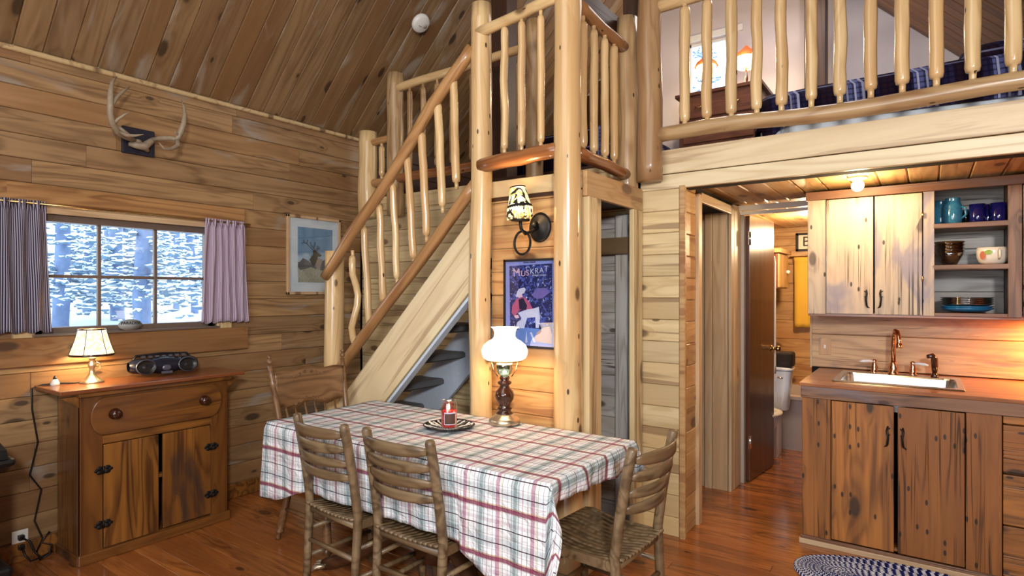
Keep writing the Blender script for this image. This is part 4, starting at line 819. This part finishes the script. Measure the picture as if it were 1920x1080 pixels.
# ---------------------------------------------------------------- chairs
def ladder_chair():
    t=thing('dining_chair','','chair'); h=.86
    for s in (-1,1):
        ob('rear_post',B().tube([(s*.183,-.025,0),(s*.187,-.012,.22),(s*.19,.0,.44),(s*.188,-.022,.6),(s*.186,-.055,.78),(s*.185,-.07,h-.012),(s*.185,-.0715,h-.003),(s*.185,-.072,h)],[.017,.019,.0205,.0205,.0205,.0205,.016,.006],12),'chair',I4,t)
        ob('leg',B().tube([(s*.2,.37,0),(s*.2,.365,.2),(s*.195,.36,.405)],[.016,.019,.018],12),'chair',I4,t)
        ob('side_rail',B().prism([(-.011,-.019),(.011,-.019),(.011,.019),(-.011,.019)],-.19,.19,fr((0,1,0),(0,0,1),(s*.194,.18,.405))),'chair',I4,t,bevel=.003)
        for z in (.17,.3): ob('stretcher',B().tube([(s*.187,-.01,z),(s*.195,.365,z)],[.011,.0115],8),'chair',I4,t)
    ob('rear_rail',B().tube([(-.19,0,.395),(.19,0,.395)],[.016,.016],10,sq=.7),'chair',I4,t)
    ob('stretcher',B().tube([(-.187,-.01,.25),(.187,-.01,.25)],.0115,8),'chair',I4,t)
    for z in (.16,.28): ob('stretcher',B().tube([(-.198,.365,z),(.198,.365,z)],.0115,8),'chair',I4,t)
    for z,hh in ((.812,.05),(.745,.046),(.68,.043),(.617,.042)):
        def sf(u,v,z=z,hh=hh):
            x=-.178+.356*u; k=1-(2*u-1)**2; yy=-.015-.07*max(0,(z-.55)/.3)-.042*k; e_=.5+.5*k**.5
            return (x,yy-.006,z+hh*(v-.5)*e_+.012*k*0)
        b=B().grid(sf,14,3)
        o=ob('slat',b,'chair',I4,t); m=o.modifiers.new('s','SOLIDIFY'); m.thickness=.01; m.offset=0
    prof=[(-.03,.437),(.0,.434),(.05,.424),(.12,.418),(.2,.422),(.28,.436),(.34,.443),(.38,.438),(.4,.424),(.405,.408)]
    n=13
    for i in range(n):
        a0=-1+2*i/n; a1=-1+2*(i+1)/n; vs=[]
        for (y,z) in prof:
            wv=.185+.03*(y/.4)
            for a in (a0+.012,a1-.012): vs.append((a*wv*(1-.06*max(0,(y-.3)/.1)*abs(a)),y+ (0 if y<.3 else -.02*a*a),z-.010*(1-a*a)+.008*max(0,-(y-.0)/.03)*0))
        k=len(prof); fs=[[2*j,2*j+1,2*j+3,2*j+2] for j in range(k-1)]
        o=ob('seat_slat',B().add(vs,fs,None,True),'chair',I4,t); m=o.modifiers.new('s','SOLIDIFY'); m.thickness=.009; m.offset=-1
    return t
c0=ladder_chair(); gp='ladder-back chairs at the table'
c0['group']=gp; c0['label']='weathered oak ladder-back chair, tucked in nearest the cabinet end of the table front'
def setm(o,m): o.matrix_basis=m; WM[o.name]=m
m1=T(-2.235,1.735,0)@RZ(math.radians(-4))
dup(c0,T(-1.75,1.74,0)@RZ(math.radians(-1)),'weathered oak ladder-back chair nearest the camera, before the hanging plaid cloth',gp)
dup(c0,T(-.945,2.2,0)@RZ(math.radians(87)),'weathered oak ladder-back chair at the kitchen end of the table, striped seat showing',gp)
setm(c0,m1)
def pressed_chair():
    m=T(-3.03,2.23,0)@RZ(math.radians(-93)); t=thing('pressed_back_chair','carved pressed-back oak chair with turned posts at the window end of the table','chair',m)
    def o2(n,b,mt='oak',**k): return ob(n,b,mt,m,t,**k)
    def turned(p0,p1,r): # turned spindle profile
        pf=[(.0,.55),(.04,.75),(.08,.6),(.1,1.1),(.13,1.25),(.16,.8),(.2,1.1),(.5,1.0),(.78,.85),(.82,1.2),(.85,.8),(.88,1.2),(.92,.75),(1,.7)]
        p0=V(p0);p1=V(p1); b=B(); b.tube([p0.lerp(p1,a) for a,_ in pf],[r*q for _,q in pf],10); return b
    for s in (-1,1):
        top=(s*.25,-.09,1.0)
        o2('rear_post',turned((s*.215,.03,.45),top,.018)); o2('finial',B().ball((s*.2505,-.0905,1.02),.017,10).ball((s*.2515,-.092,1.048),.0125,10).ball((s*.251,-.091,1.035),.008,8))
        o2('leg',turned((s*.235,-.03,0),(s*.18,.06,.43),.021)); o2('leg',turned((s*.235,.46,0),(s*.18,.36,.43),.021))
        o2('stretcher',B().tube([(s*.215,.0,.18),(s*.21,.2,.18),(s*.215,.42,.18)],[.009,.014,.009],8))
    o2('stretcher',B().tube([(-.2,.41,.25),(0,.41,.25),(.2,.41,.25)],[.009,.015,.009],8))
    o2('seat',B().grid(lambda u,v:(.22*(2*u-1)*(1-.12*abs(2*v-1)**4),.2+.24*(2*v-1)*(1-.08*abs(2*u-1)**4),.45-.012*max(0,1-(2*u-1)**2-(2*v-1)**2)),16,16)).modifiers.new('s','SOLIDIFY').thickness=.03
    def cr(u,v):
        x=-.235+.47*u; k=1-(2*u-1)**2; top=.955+.012*k+.012*cos((u-.5)*14)*k; bot=.755+.02*cos((u-.5)*12)*k-.015*k; z=bot+(top-bot)*v
        return (x,-.028-.1*(z-.62)-.035*k,z)
    pc=o2('crest_panel',B().grid(cr,28,8)); m_=pc.modifiers.new('s','SOLIDIFY'); m_.thickness=.012; m_.offset=0
    cb=B()
    def on(u,v,d=.0065): p=cr(u,v); return (p[0],p[1]+d+.001,p[2])
    for vv_,up in ((.84,1),(.12,-1)):
        for s in (-1,1):
            for c_,rad,off in ((.05,.05,0),(.13,.055,1),(.21,.045,2)):
                pts=[]
                for i in range(13):
                    a=i/12*2.2*PI*s+off; r_=rad*(1-i/15)*.55; pts.append(on(.5+s*c_+r_*cos(a)*.8,vv_+up*.0+r_*sin(a)*1.7))
                cb.tube(pts,.0035,5)
    ob('carving',cb,'oak',m,pc)
    for i in range(6):
        u=.14+.144*i; p=cr(u,0.04); o2('spindle',B().tube([(p[0]*.85,.0,.45),(p[0]*.93,-.012,.6),p],[.006,.008,.006],8))
pressed_chair()
# ---------------------------------------------------------------- things on the table
hx,hy=-1.765,2.43; hz=TZ+.006
hl_=thing('parlor_lamp','milk-glass parlor lamp with ruffled globe and dark turned base on the tablecloth','lamp',T(hx,hy,hz))
ob('lamp_foot',B().lathe([(.078,0),(.08,.006),(.08,.022),(.07,.032),(.052,.042),(.045,.052)],32,T(hx,hy,hz)),'pewter',I4,hl_)
ob('turned_base',B().lathe([(.045,.05),(.043,.058),(.033,.064),(.033,.072),(.04,.078),(.03,.088),(.033,.105),(.046,.125),(.05,.145),(.045,.165),(.028,.185),(.022,.195),(.036,.205),(.036,.213),(.022,.222),(.027,.232),(.022,.245)],28,T(hx,hy,hz)),'walnut',I4,hl_)
ob('glass_font',B().lathe([(.02,.243),(.033,.255),(.042,.275),(.044,.3),(.04,.312)],24,T(hx,hy,hz),wav=lambda k,a:.03*cos(a*12)),'plateg',I4,hl_)
ob('shade_gallery',B().lathe([(.09,.318),(.094,.321),(.094,.326),(.09,.326)],32,T(hx,hy,hz),caps=False).tube([(hx-.03,hy-.02,hz+.24),(hx-.048,hy-.03,hz+.27),(hx-.056,hy-.04,hz+.32)],.003,6).tube([(hx+.03,hy+.02,hz+.24),(hx+.048,hy+.03,hz+.27),(hx+.056,hy+.04,hz+.32)],.003,6),'brass',I4,hl_)
ob('lamp_shade',B().lathe([(.09,.324),(.108,.335),(.117,.355),(.118,.375),(.108,.4),(.085,.42),(.062,.432),(.054,.445),(.053,.465),(.058,.482),(.068,.492)],48,T(hx,hy,hz),wav=lambda k,a:(.0 if k<8 else (.03*(k-7))*cos(a*9)),caps=False),'globe',I4,hl_)
light('parlor_bulb','POINT',(hx,hy,hz+.335),7,(1,.66,.34),.03)
cjx,cjy=-1.925,2.185
pl=thing('scalloped_plate','black and white scalloped plate under the candle','plate',T(cjx,cjy,hz)); pmz=T(cjx,cjy,hz-.002)@RZ(.5)
ob('dish',B().grid(lambda u,v:((.03+.085*v)*cos(2*PI*u)*(1+.09*v*abs(cos(4*PI*u))),(.03+.085*v)*sin(2*PI*u)*(1+.09*v*abs(cos(4*PI*u))),.004+.018*v**2+.004*v*cos(2*PI*u*16)),96,8).lathe([(.001,.0),(.035,.0),(.035,.006),(.001,.006)],20),'zebra',pmz,pl)
ob('rim',B().tube([((.115)*cos(2*PI*u/48)*(1+.09*abs(cos(4*PI*u/48))),(.115)*sin(2*PI*u/48)*(1+.09*abs(cos(4*PI*u/48))),.022) for u in range(49)],.003,6),'ink',pmz,pl)
cj=thing('jar_candle','lit red candle in a glass jar with a picture label','candle',T(cjx,cjy,hz+.008)); cm=T(cjx,cjy,hz+.007)
ob('wax',B().lathe([(.001,.003),(.035,.003),(.036,.01),(.036,.082),(.001,.082)],24),'wax',cm,cj); ob('glass_jar',B().lathe([(.038,0),(.04,.006),(.04,.11),(.036,.118),(.036,.13),(.038,.132)],28,caps=False),'jar',cm,cj)
lb=B().grid(lambda u,v:(.0408*cos(-1.45+u*1.5),.0408*sin(-1.45+u*1.5),.018+.06*v),12,2); lo=ob('paper_label',lb,lt,cm,cj)
ob('label_picture',B().grid(lambda u,v:(.0412*cos(-1.38+u*1.36),.0412*sin(-1.38+u*1.36),.022+.05*v),12,2),pm_((84,58,48)),cm,lo); ob('flame',B().lathe([(.001,.084),(.005,.092),(.004,.104),(.001,.116)],10),'flame',cm,cj)
light('candle_glow','POINT',(cjx,cjy,hz+.125),.25,(1,.7,.4),.01)
# ---------------------------------------------------------------- kitchen
FY=3.715; K0=-.592
bc=thing('sink_cabinet','rough barnwood base cabinet with two plank doors below the sink','cabinet',T(-.1,4.1,0))
bx(bc,'side_panel',K0,K0+.02,FY+.02,4.5,0,.83,'barn',along=2); bx(bc,'side_panel',.27,.29,FY+.02,4.5,0,.83,'barn',along=2); bx(bc,'bottom_panel',K0,.29,FY+.02,4.5,.05,.07,'barn',0)
bx(bc,'stile',K0,-.447,FY-.002,FY+.02,.03,.83,'barn'); bx(bc,'stile',.152,.292,FY-.002,FY+.02,.03,.83,'barn')
bx(bc,'toe_board',K0-.012,.3,FY-.025,FY+.0,0,.028,'trim'); bx(bc,'toe_board',K0-.006,.3,FY-.016,FY+.0,.028,.045,'barn_red')
d1=[bx(bc,'door',-.443,-.15,FY-.006,FY+.012,.05,.822,'barn'),bx(bc,'door',-.133,.148,FY-.006,FY+.012,.05,.822,'barn')]
bx(bc,'inner_back',-.44,.15,4.3,4.31,.07,.82,'dark',0)
def twig(x,z,y,s,par,mt='black'):
    h=B().tube([(x-.004*s,y-.006,z),(x,y-.022,z+.012),(x+.004*s,y-.026,z+.05),(x-.001*s,y-.024,z+.085),(x+.002*s,y-.006,z+.105)],[.004,.0055,.005,.0055,.004],7).tube([(x,y-.02,z+.01),(x-.014*s,y-.012,z-.004)],[.004,.002],6).tube([(x,y-.022,z+.09),(x+.013*s,y-.014,z+.1)],[.004,.002],6).tube([(x+.003*s,y-.025,z+.055),(x+.012*s,y-.02,z+.068)],[.0035,.0015],6)
    return ob('door_handle',h,mt,I4,par)
twig(-.178,.61,FY-.006,1,d1[0]); twig(-.108,.61,FY-.006,-1,d1[1])
dc=thing('drawer_cabinet','barnwood drawer stack at the right end of the counter','cabinet',T(.8,4.1,0))
bx(dc,'body',.312,XR-.02,FY+.03,4.5,.05,.82,'barn',0)
for z0,z1 in ((.79,.826),(.55,.782),(.3,.542),(.05,.292)):
    f=bx(dc,'drawer',.296,.86,FY+.0,FY+.03,z0,z1,'barn'); f2=bx(dc,'drawer',.864,XR-.02,FY+.0,FY+.03,z0,z1,'barn')
    if z1-z0>.1:
        ob('drawer_handle',B().tube([(.53,FY,(z0+z1)/2),(.54,FY-.02,(z0+z1)/2),(.62,FY-.02,(z0+z1)/2),(.63,FY,(z0+z1)/2)],.005,6),'black',I4,f)
# counter with sink cut-out
SX0,SX1,SY0,SY1=-.46,.158,3.85,4.39; cz0,cz1=.893,.912
ctp=thing('kitchen_counter','orange-brown wooden counter top around the steel sink','counter',T(0,4.1,.9))
bx(ctp,'front_board',K0-.015,XR-.02,FY-.018,SY0+.02,cz0,cz1,'counter',.003); bx(ctp,'rear_board',K0-.015,XR-.02,SY1-.02,4.51,cz0,cz1,'counter',0)
bx(ctp,'side_board',K0-.015,SX0+.02,SY0+.02,SY1-.02,cz0,cz1,'counter',0,along=0); bx(ctp,'side_board',SX1-.02,XR-.02,SY0+.02,SY1-.02,cz0,cz1,'counter',0,along=0)
bx(ctp,'apron',K0-.005,XR-.02,FY-.012,FY+.018,.828,.893,'barn_red')
sk=thing('kitchen_sink','stainless steel drop-in sink in the counter','sink',T(-.15,4.1,.912))
def rr_(x0,x1,y0,y1,r,z,n=6):
    o=[]
    for cx,cy,a0 in ((x1-r,y1-r,0),(x0+r,y1-r,90),(x0+r,y0+r,180),(x1-r,y0+r,270)):
        for i in range(n+1): a=math.radians(a0+90*i/n); o.append((cx+r*cos(a),cy+r*sin(a),z))
    return o
loops=[rr_(SX0,SX1,SY0,SY1,.015,.914),rr_(SX0+.004,SX1-.004,SY0+.004,SY1-.004,.015,.919),rr_(SX0+.03,SX1-.03,SY0+.028,SY1-.10,.05,.919),rr_(SX0+.036,SX1-.036,SY0+.034,SY1-.106,.05,.91),rr_(SX0+.05,SX1-.05,SY0+.05,SY1-.12,.05,.76),rr_(SX0+.09,SX1-.09,SY0+.09,SY1-.16,.03,.745)]
n_=len(loops[0]); vs=[p for l in loops for p in l]; fs=[[k*n_+i,k*n_+(i+1)%n_,(k+1)*n_+(i+1)%n_,(k+1)*n_+i] for k in range(len(loops)-1) for i in range(n_)]+[[5*n_+i for i in range(n_)]]
ob('basin',B().add(vs,fs,None,False),'steel',I4,sk); ob('drain',B().lathe([(.04,.746),(.04,.749),(.001,.749)],20,T(-.15,4.07,0)),'chrome',I4,sk)
fa=thing('kitchen_faucet','gooseneck faucet with two white lever handles and a side sprayer behind the sink','faucet',T(-.175,4.345,.919))
fx,fy,fz=-.178,4.345,.919
ob('spout',B().lathe([(.034,0),(.034,.008),(.022,.02),(.026,.045),(.016,.07),(.013,.085)],20,T(fx,fy,fz)).tube([(fx,fy,fz+.08),(fx,fy,fz+.2),(fx+.004,fy-.01,fz+.245),(fx+.012,fy-.035,fz+.272),(fx+.022,fy-.065,fz+.268),(fx+.03,fy-.085,fz+.24),(fx+.033,fy-.09,fz+.2),(fx+.033,fy-.09,fz+.185)],[.013,.012,.012,.012,.012,.012,.013,.011],12).lathe([(.016,.17),(.018,.18),(.014,.2)],14,T(fx+.033,fy-.09,fz)),'copper',I4,fa)
ob('base_plate',B().box(fx-.12,fx+.12,fy-.022,fy+.022,fz,fz+.008),'copper',I4,fa,bevel=.004)
for s in (-1,1):
    hx_=fx+s*.1; vl=ob('valve',B().lathe([(.024,0),(.024,.008),(.016,.015),(.019,.035),(.014,.055),(.012,.07),(.015,.08),(.006,.086)],18,T(hx_,fy,fz)),'copper',I4,fa)
    ob('lever',B().tube([(hx_,fy-.002,fz+.072),(hx_+s*.03 if s>0 else hx_-.03,fy-.02,fz+.076),(hx_+s*.06,fy-.03,fz+.074),(hx_+s*.078,fy-.035,fz+.07)],[.006,.0085,.009,.004],10),'porcelain',I4,vl,label='white porcelain lever')
ob('sprayer',B().lathe([(.02,0),(.02,.01),(.014,.02),(.012,.03)],16,T(.03,fy,fz)).tube([(.03,fy,fz+.03),(.03,fy,fz+.07),(.028,fy-.004,fz+.11),(.018,fy-.015,fz+.128),(-.005,fy-.03,fz+.122)],[.014,.018,.019,.016,.012],10),'walnut',I4,fa,label='dark bronze side sprayer')
ko=thing('backsplash_outlet','wood-toned outlet plate on the backsplash left of the faucet','outlet',T(-.575,4.51,1.06)); bx(ko,'cover_plate',-.612,-.54,4.503,4.511,1.0,1.115,'splash'); bx(ko,'switch',-.582,-.57,4.497,4.504,1.045,1.07,'whitep',.001)
# upper cabinet
UY=4.17; zb,zt=1.289,2.06
uc=thing('wall_cabinet','rough barnwood wall cabinet with two plank doors and open shelves','cabinet',T(-.1,4.35,zb)); u0=-.632
bx(uc,'top_rail',u0-.01,.9,UY-.012,UY+.012,2.01,2.062,'barn_red'); bx(uc,'stile',u0,-.528,UY,UY+.02,zb,2.01,'barn_light'); bx(uc,'stile',-.027,.028,UY,UY+.02,zb,2.01,'barn_light'); bx(uc,'stile',.353,.412,UY,UY+.02,zb,2.01,'barn_red'); bx(uc,'bottom_rail',.028,.353,UY,UY+.02,zb,zb+.02,'barn_red')
e1=bx(uc,'door',-.525,-.273,UY-.01,UY+.01,zb+.004,2.005,'barn_light'); e2=bx(uc,'door',-.265,-.03,UY-.01,UY+.01,zb+.004,2.005,'barn_light'); e3=bx(uc,'door',.416,.66,UY-.01,UY+.01,zb+.004,2.005,'barn_light'); bx(uc,'stile',.664,.9,UY,UY+.02,zb,2.01,'barn_red')
twig(-.305,1.335,UY-.01,-1,e1); twig(-.235,1.335,UY-.01,1,e2)
for z in (1.49,1.86): ob('hinge',B().tube([(-.028,UY-.013,z),(-.028,UY-.013,z+.03)],.005,7),'brass',I4,e2)
bx(uc,'side_panel',u0,u0+.02,UY+.02,4.51,zb,2.06,'barn_red',along=2); bx(uc,'divider',-.005,.015,UY+.02,4.5,zb,2.06,'barn_gray',along=2); bx(uc,'divider',.362,.382,UY+.02,4.5,zb,2.06,'pine_loft',along=2); bx(uc,'side_panel',.88,.9,UY+.02,4.5,zb,2.06,'barn_red',along=2)
bx(uc,'bottom_panel',u0,.9,UY+.02,4.51,zb-.012,zb+.012,'counter',0)
for z in (1.792,1.555): bx(uc,'shelf',.016,.361,UY+.0,4.5,z,z+.028,'barn_red',.002)
for z in (1.30,1.43,1.56,1.69,1.82,1.95): board(uc,.345,.128,.012,'barn_gray',fr((1,0,0),(0,-1,0),(.188,4.505,z+.065)),'back_board',.003)
# dishes
DY=4.3
def jarmug(x,y,z,lbl):
    t=thing('glass_mug',lbl,'mug',T(x,y,z),'blue glass mugs on the top shelf'); ob('body',B().lathe([(.035,0),(.042,.006),(.045,.03),(.045,.105),(.038,.125),(.034,.132),(.034,.152)],22,caps=False).lathe([(.001,.003),(.04,.003),(.001,.008)],20),'aqua',T(x,y,z),t); ob('rim',B().lathe([(.034,.13),(.037,.134),(.034,.14),(.037,.146),(.035,.153)],22,caps=False),'aqua',T(x,y,z),t); ob('handle',B().tube([(.042,0,.1),(.065,0,.09),(.068,0,.05),(.044,0,.03)],.006,8),'aqua',T(x,y,z)@RZ(-.5),t)
    ob('liner',B().lathe([(.036,.01),(.039,.03),(.039,.1),(.03,.12)],20,caps=False),'bluedish',T(x,y,z),t)
jarmug(.115,DY-.03,1.82,'blue glass mug with a ridged neck, frontmost on the top shelf'); jarmug(.06,DY+.08,1.82,'blue glass mug half hidden at the left of the top shelf')
for i,(x,y,l) in enumerate(((.225,DY-.06,'cobalt blue tumbler on the top shelf next to the pale glass'),(.275,DY+.02,'cobalt blue tumbler in the middle of the top shelf group'),(.318,DY-.05,'cobalt blue tumbler nearest the shelf stile'))):
    o=ob('tumbler',B().lathe([(.001,0),(.032,0),(.036,.01),(.038,.105),(.035,.105),(.033,.012),(.001,.01)],16),'cobalt',T(x,y,1.82)); tag(o,l,'tumbler','cobalt tumblers on the top shelf')
tag(ob('drinking_glass',B().lathe([(.001,0),(.024,0),(.03,.09),(.028,.09),(.022,.006),(.001,.005)],18),'bluehaze',T(.178,DY+.05,1.82)),'pale blue drinking glass between mug and tumblers','glass')
for i in range(4):
    o=ob('glass_bowl',B().lathe([(.001,0),(.03,0),(.036,.006),(.058,.05),(.073,.085),(.07,.085),(.055,.05),(.03,.01),(.001,.008)],28,wav=lambda k,a:.01*cos(a*10)),'smoke',T(.1,DY,1.584+.018*i)); tag(o,'amber glass bowl in the nested stack on the middle shelf, '+('bottom','second','third','top')[i]+' one','bowl','nested amber bowls')
wbw=thing('fruit_bowl','white handled bowl painted with a pear on the middle shelf','bowl',T(.295,DY-.02,1.584))
ob('body',B().lathe([(.001,0),(.045,0),(.062,.012),(.072,.04),(.074,.075),(.071,.095),(.067,.095),(.069,.07),(.066,.04),(.05,.016),(.001,.01)],30),'cream',T(.295,DY-.02,1.584),wbw)
bfM=T(.295,DY-.02,1.584)
def onb(a,z,r=.0745): return (r*cos(a),r*sin(a),z)
ob('pear_print',B().grid(lambda u,v:onb(-2.25+.22*cos(2*PI*u)*v,.05+.024*sin(2*PI*u)*v,.0752),16,3),'red_glaze',bfM,wbw); ob('leaf_print',B().grid(lambda u,v:onb(-1.88+.26*cos(2*PI*u)*v,.066+.013*sin(2*PI*u)*v,.0755),16,3),'leafg',bfM,wbw)
ob('handle',B().tube([onb(-1.25,.08,.073),onb(-1.3,.075,.095),onb(-1.3,.04,.097),onb(-1.25,.03,.073)],.006,8),'cream',bfM,wbw)
for i in range(6):
    o=ob('dinner_plate',B().lathe([(.001,0),(.07,0),(.1,.008),(.125,.022),(.123,.025),(.095,.012),(.001,.005)],36),'bluedish' if i<2 else 'plateg',T(.18,DY,1.312+.011*i+(.006 if i>1 else 0))); tag(o,('solid blue' if i<2 else 'clear glass')+' plate on the lowest cabinet shelf, '+('bottom','second','third','fourth','fifth','top')[i]+' of the stack','plate','stacked plates')
# kitchen ceiling light
kl=thing('ceiling_light','bare glowing bulb fixture on the kitchen ceiling above the sink','light',T(-.33,3.88,ZKC)); ob('mount',B().lathe([(.05,0),(.05,-.008),(.03,-.012)],20,T(-.33,3.88,ZKC+.001)),'whitep',I4,kl); ob('bulb',B().ball((-.33,3.88,ZKC-.045),.033,16),'bulb',I4,kl)
light('kitchen_bulb','POINT',(-.33,3.86,ZKC-.095),12,(1,.76,.42),.04)
ul=thing('under_cabinet_light','slim warm light bar under the wall cabinet beyond the right edge','light',T(.66,4.4,zb-.02)); bx(ul,'housing',.5,.82,4.34,4.46,zb-.03,zb-.012,'whitep'); 
light('under_cabinet_glow','AREA',(.68,4.36,zb-.034),20,(1,.4,.09),.2,(.7,4.42,.9),.08)
# rug
rg=B(); ex,ey=.58,.30
for k in range(15):
    a=ex-k*.02; b_=ey-k*.02
    if b_<.012: break
    P_=PI*(3*(a+b_)-math.sqrt((3*a+b_)*(a+3*b_))); n=max(12,int(P_/.028)); off=k*.37; sub=3
    vs=[];uv=[]
    for i in range(n*sub+1):
        t=2*PI*(i+off)/(n*sub); bump=abs(sin(PI*i/sub+.5*k))
        for j,(dr_,z) in enumerate(((.0115,.001),(.007,.010+.005*bump),(-.007,.010+.005*(1-bump)),(-.0115,.001))): vs.append(((a-.011+dr_)*cos(t),(b_-.011+dr_)*sin(t),z)); uv.append((i/sub/1.0,j*.3+k*.5))
    rg.add(vs,[[i*4+j,(i+1)*4+j,(i+1)*4+j+1,i*4+j+1] for i in range(n*sub) for j in range(3)],None,True,uv)
rt=thing('braided_rug','oval braided rug in navy and white on the floor before the sink cabinet','rug',T(.0,3.375,0)@RZ(math.radians(-2)))
ob('braid',rg,'rug',WM[rt.name],rt,kind='stuff')
# ---------------------------------------------------------------- bathroom
to=thing('toilet','white toilet behind the open bathroom door','toilet',T(-1.165,5.6,0)); tx=-1.165
ob('tank',B().grid(lambda u,v:((.2-.035*(1-v))*abs(cos(2*PI*u))**.35*(1 if cos(2*PI*u)>0 else -1),(.085)*abs(sin(2*PI*u))**.35*(1 if sin(2*PI*u)>0 else -1),.4+.34*v),40,4),'porcelain',T(tx,5.6,0),to)
ob('tank_lid',B().grid(lambda u,v:((.21-.015*(v>.8))*(v>.01 and v<.99)*abs(cos(2*PI*u))**.35*(1 if cos(2*PI*u)>0 else -1),.095*(v>.01 and v<.99)*abs(sin(2*PI*u))**.35*(1 if sin(2*PI*u)>0 else -1),.74+.035*v),40,6),'porcelain',T(tx,5.6,0),to)
ob('bowl',B().lathe([(.1,0),(.11,.02),(.09,.12),(.12,.25),(.17,.36),(.18,.4),(.13,.4),(.1,.3)],26,T(tx-.02,5.3,0)@Matrix.Diagonal((1,1.25,1,1))).box(-.1,.1,-.15,.05,0,.4,T(tx,5.6,0)),'porcelain',I4,to)
ob('toilet_seat',B().lathe([(.19,0),(.19,.02),(.12,.025),(.12,.0)],26,T(tx-.02,5.3,.4)@Matrix.Diagonal((1,1.22,1,1))),'whitep',I4,to); ob('flush_handle',B().tube([(tx+.1,5.51,.69),(tx+.1,5.49,.69),(tx+.14,5.485,.685)],[.008,.008,.006],8),'chrome',I4,to)
ob('supply_hose',B().tube([(tx+.05,5.6,.4),(tx+.1,5.52,.33),(tx+.06,5.5,.22),(tx+.07,5.52,.05)],.009,7),'blackp',I4,to)
tag(ob('wicker_basket',B().box(-.13,.13,-.075,.075,0,.13),'wicker',T(tx+.08,5.6,.776),bevel=.02),'dark wicker basket on the toilet tank','basket')
tu=thing('bathtub','pale enamel bathtub beside the toilet','bathtub',T(-.6,6.15,0)); tv=B()
L0=rr_(-1.38,.12,5.80,6.54,.04,0); L1=rr_(-1.38,.12,5.80,6.54,.04,.45); L2=rr_(-1.39,.15,5.77,6.56,.05,.46); L3=rr_(-1.39,.15,5.77,6.56,.05,.49); L4=rr_(-1.3,.05,5.87,6.48,.15,.49); L5=rr_(-1.2,-.05,5.95,6.40,.15,.15)
n_=len(L0); lo_=[L0,L1,L2,L3,L4,L5]; tv.add([p for l in lo_ for p in l],[[k*n_+i,k*n_+(i+1)%n_,(k+1)*n_+(i+1)%n_,(k+1)*n_+i] for k in range(5) for i in range(n_)]+[[5*n_+i for i in range(n_)]]); ob('tub_shell',tv,'tub',I4,tu)
mc=thing('medicine_cabinet','small wooden wall cabinet above the toilet, white knob on its door','cabinet',T(-1.25,6.05,1.46))
bx(mc,'body',-1.40,-1.135,5.82,6.28,1.46,1.79,'dresser'); bx(mc,'crown',-1.40,-1.10,5.79,6.31,1.79,1.83,'pine_amber'); f=bx(mc,'door',-1.134,-1.12,5.83,6.27,1.47,1.78,'pine_amber',along=2); ob('door_knob',B().ball((-1.105,6.17,1.62),.018,10),'whitep',I4,f); bx(mc,'shelf_bracket',-1.38,-1.2,5.9,6.2,1.33,1.46,'pine_loft',.02)
def towel(name,x0,x1,y,z0,z1,mat,label):
    o=ob(name,B().grid(lambda u,v:(x0+(x1-x0)*u,y-.02*sin(u*9)-.01*sin(u*23)*(1-v)-(.03*(v>.97)),z0+(z1-z0)*v+.006*sin(u*7)*(1-v)),30,16),mat); o.modifiers.new('s','SOLIDIFY').thickness=.012; return tag(o,label,'towel')
towel('bath_towel',-1.11,-.75,6.5,1.07,1.77,'towel','yellow bath towel hanging on the bathroom wall')
tag(ob('towel_bar',B().tube([(-1.15,6.49,1.78),(-.7,6.49,1.78)],.008,8).tube([(-1.14,6.56,1.78),(-1.14,6.49,1.78)],.008,8).tube([(-.72,6.56,1.78),(-.72,6.49,1.78)],.008,8),'brass'),'brass bar that carries the yellow towel','towel bar')
towel('hand_towel',-1.16,-1.03,5.24,.75,1.72,'wtowel','white towel hanging behind the edge of the brown door')
bs=thing('bath_sign','cream wooden sign with black letters on the bathroom wall','sign',T(-.86,6.54,1.93)); bx(bs,'sign_board',-1.075,-.64,6.53,6.55,1.86,2.0,'cream')
ob('sign_frame',B().box(-1.095,-.62,6.52,6.555,1.84,1.86).box(-1.095,-.62,6.52,6.555,2.0,2.02).box(-1.095,-1.075,6.52,6.555,1.84,2.02).box(-.64,-.62,6.52,6.555,1.84,2.02),'ink',I4,bs); text('lettering','BATH',.14,'ink',T(-.86,6.527,1.93)@fr((1,0,0),(0,-1,0)),bs)
# finishing: empty roots of pure placement keep their properties only
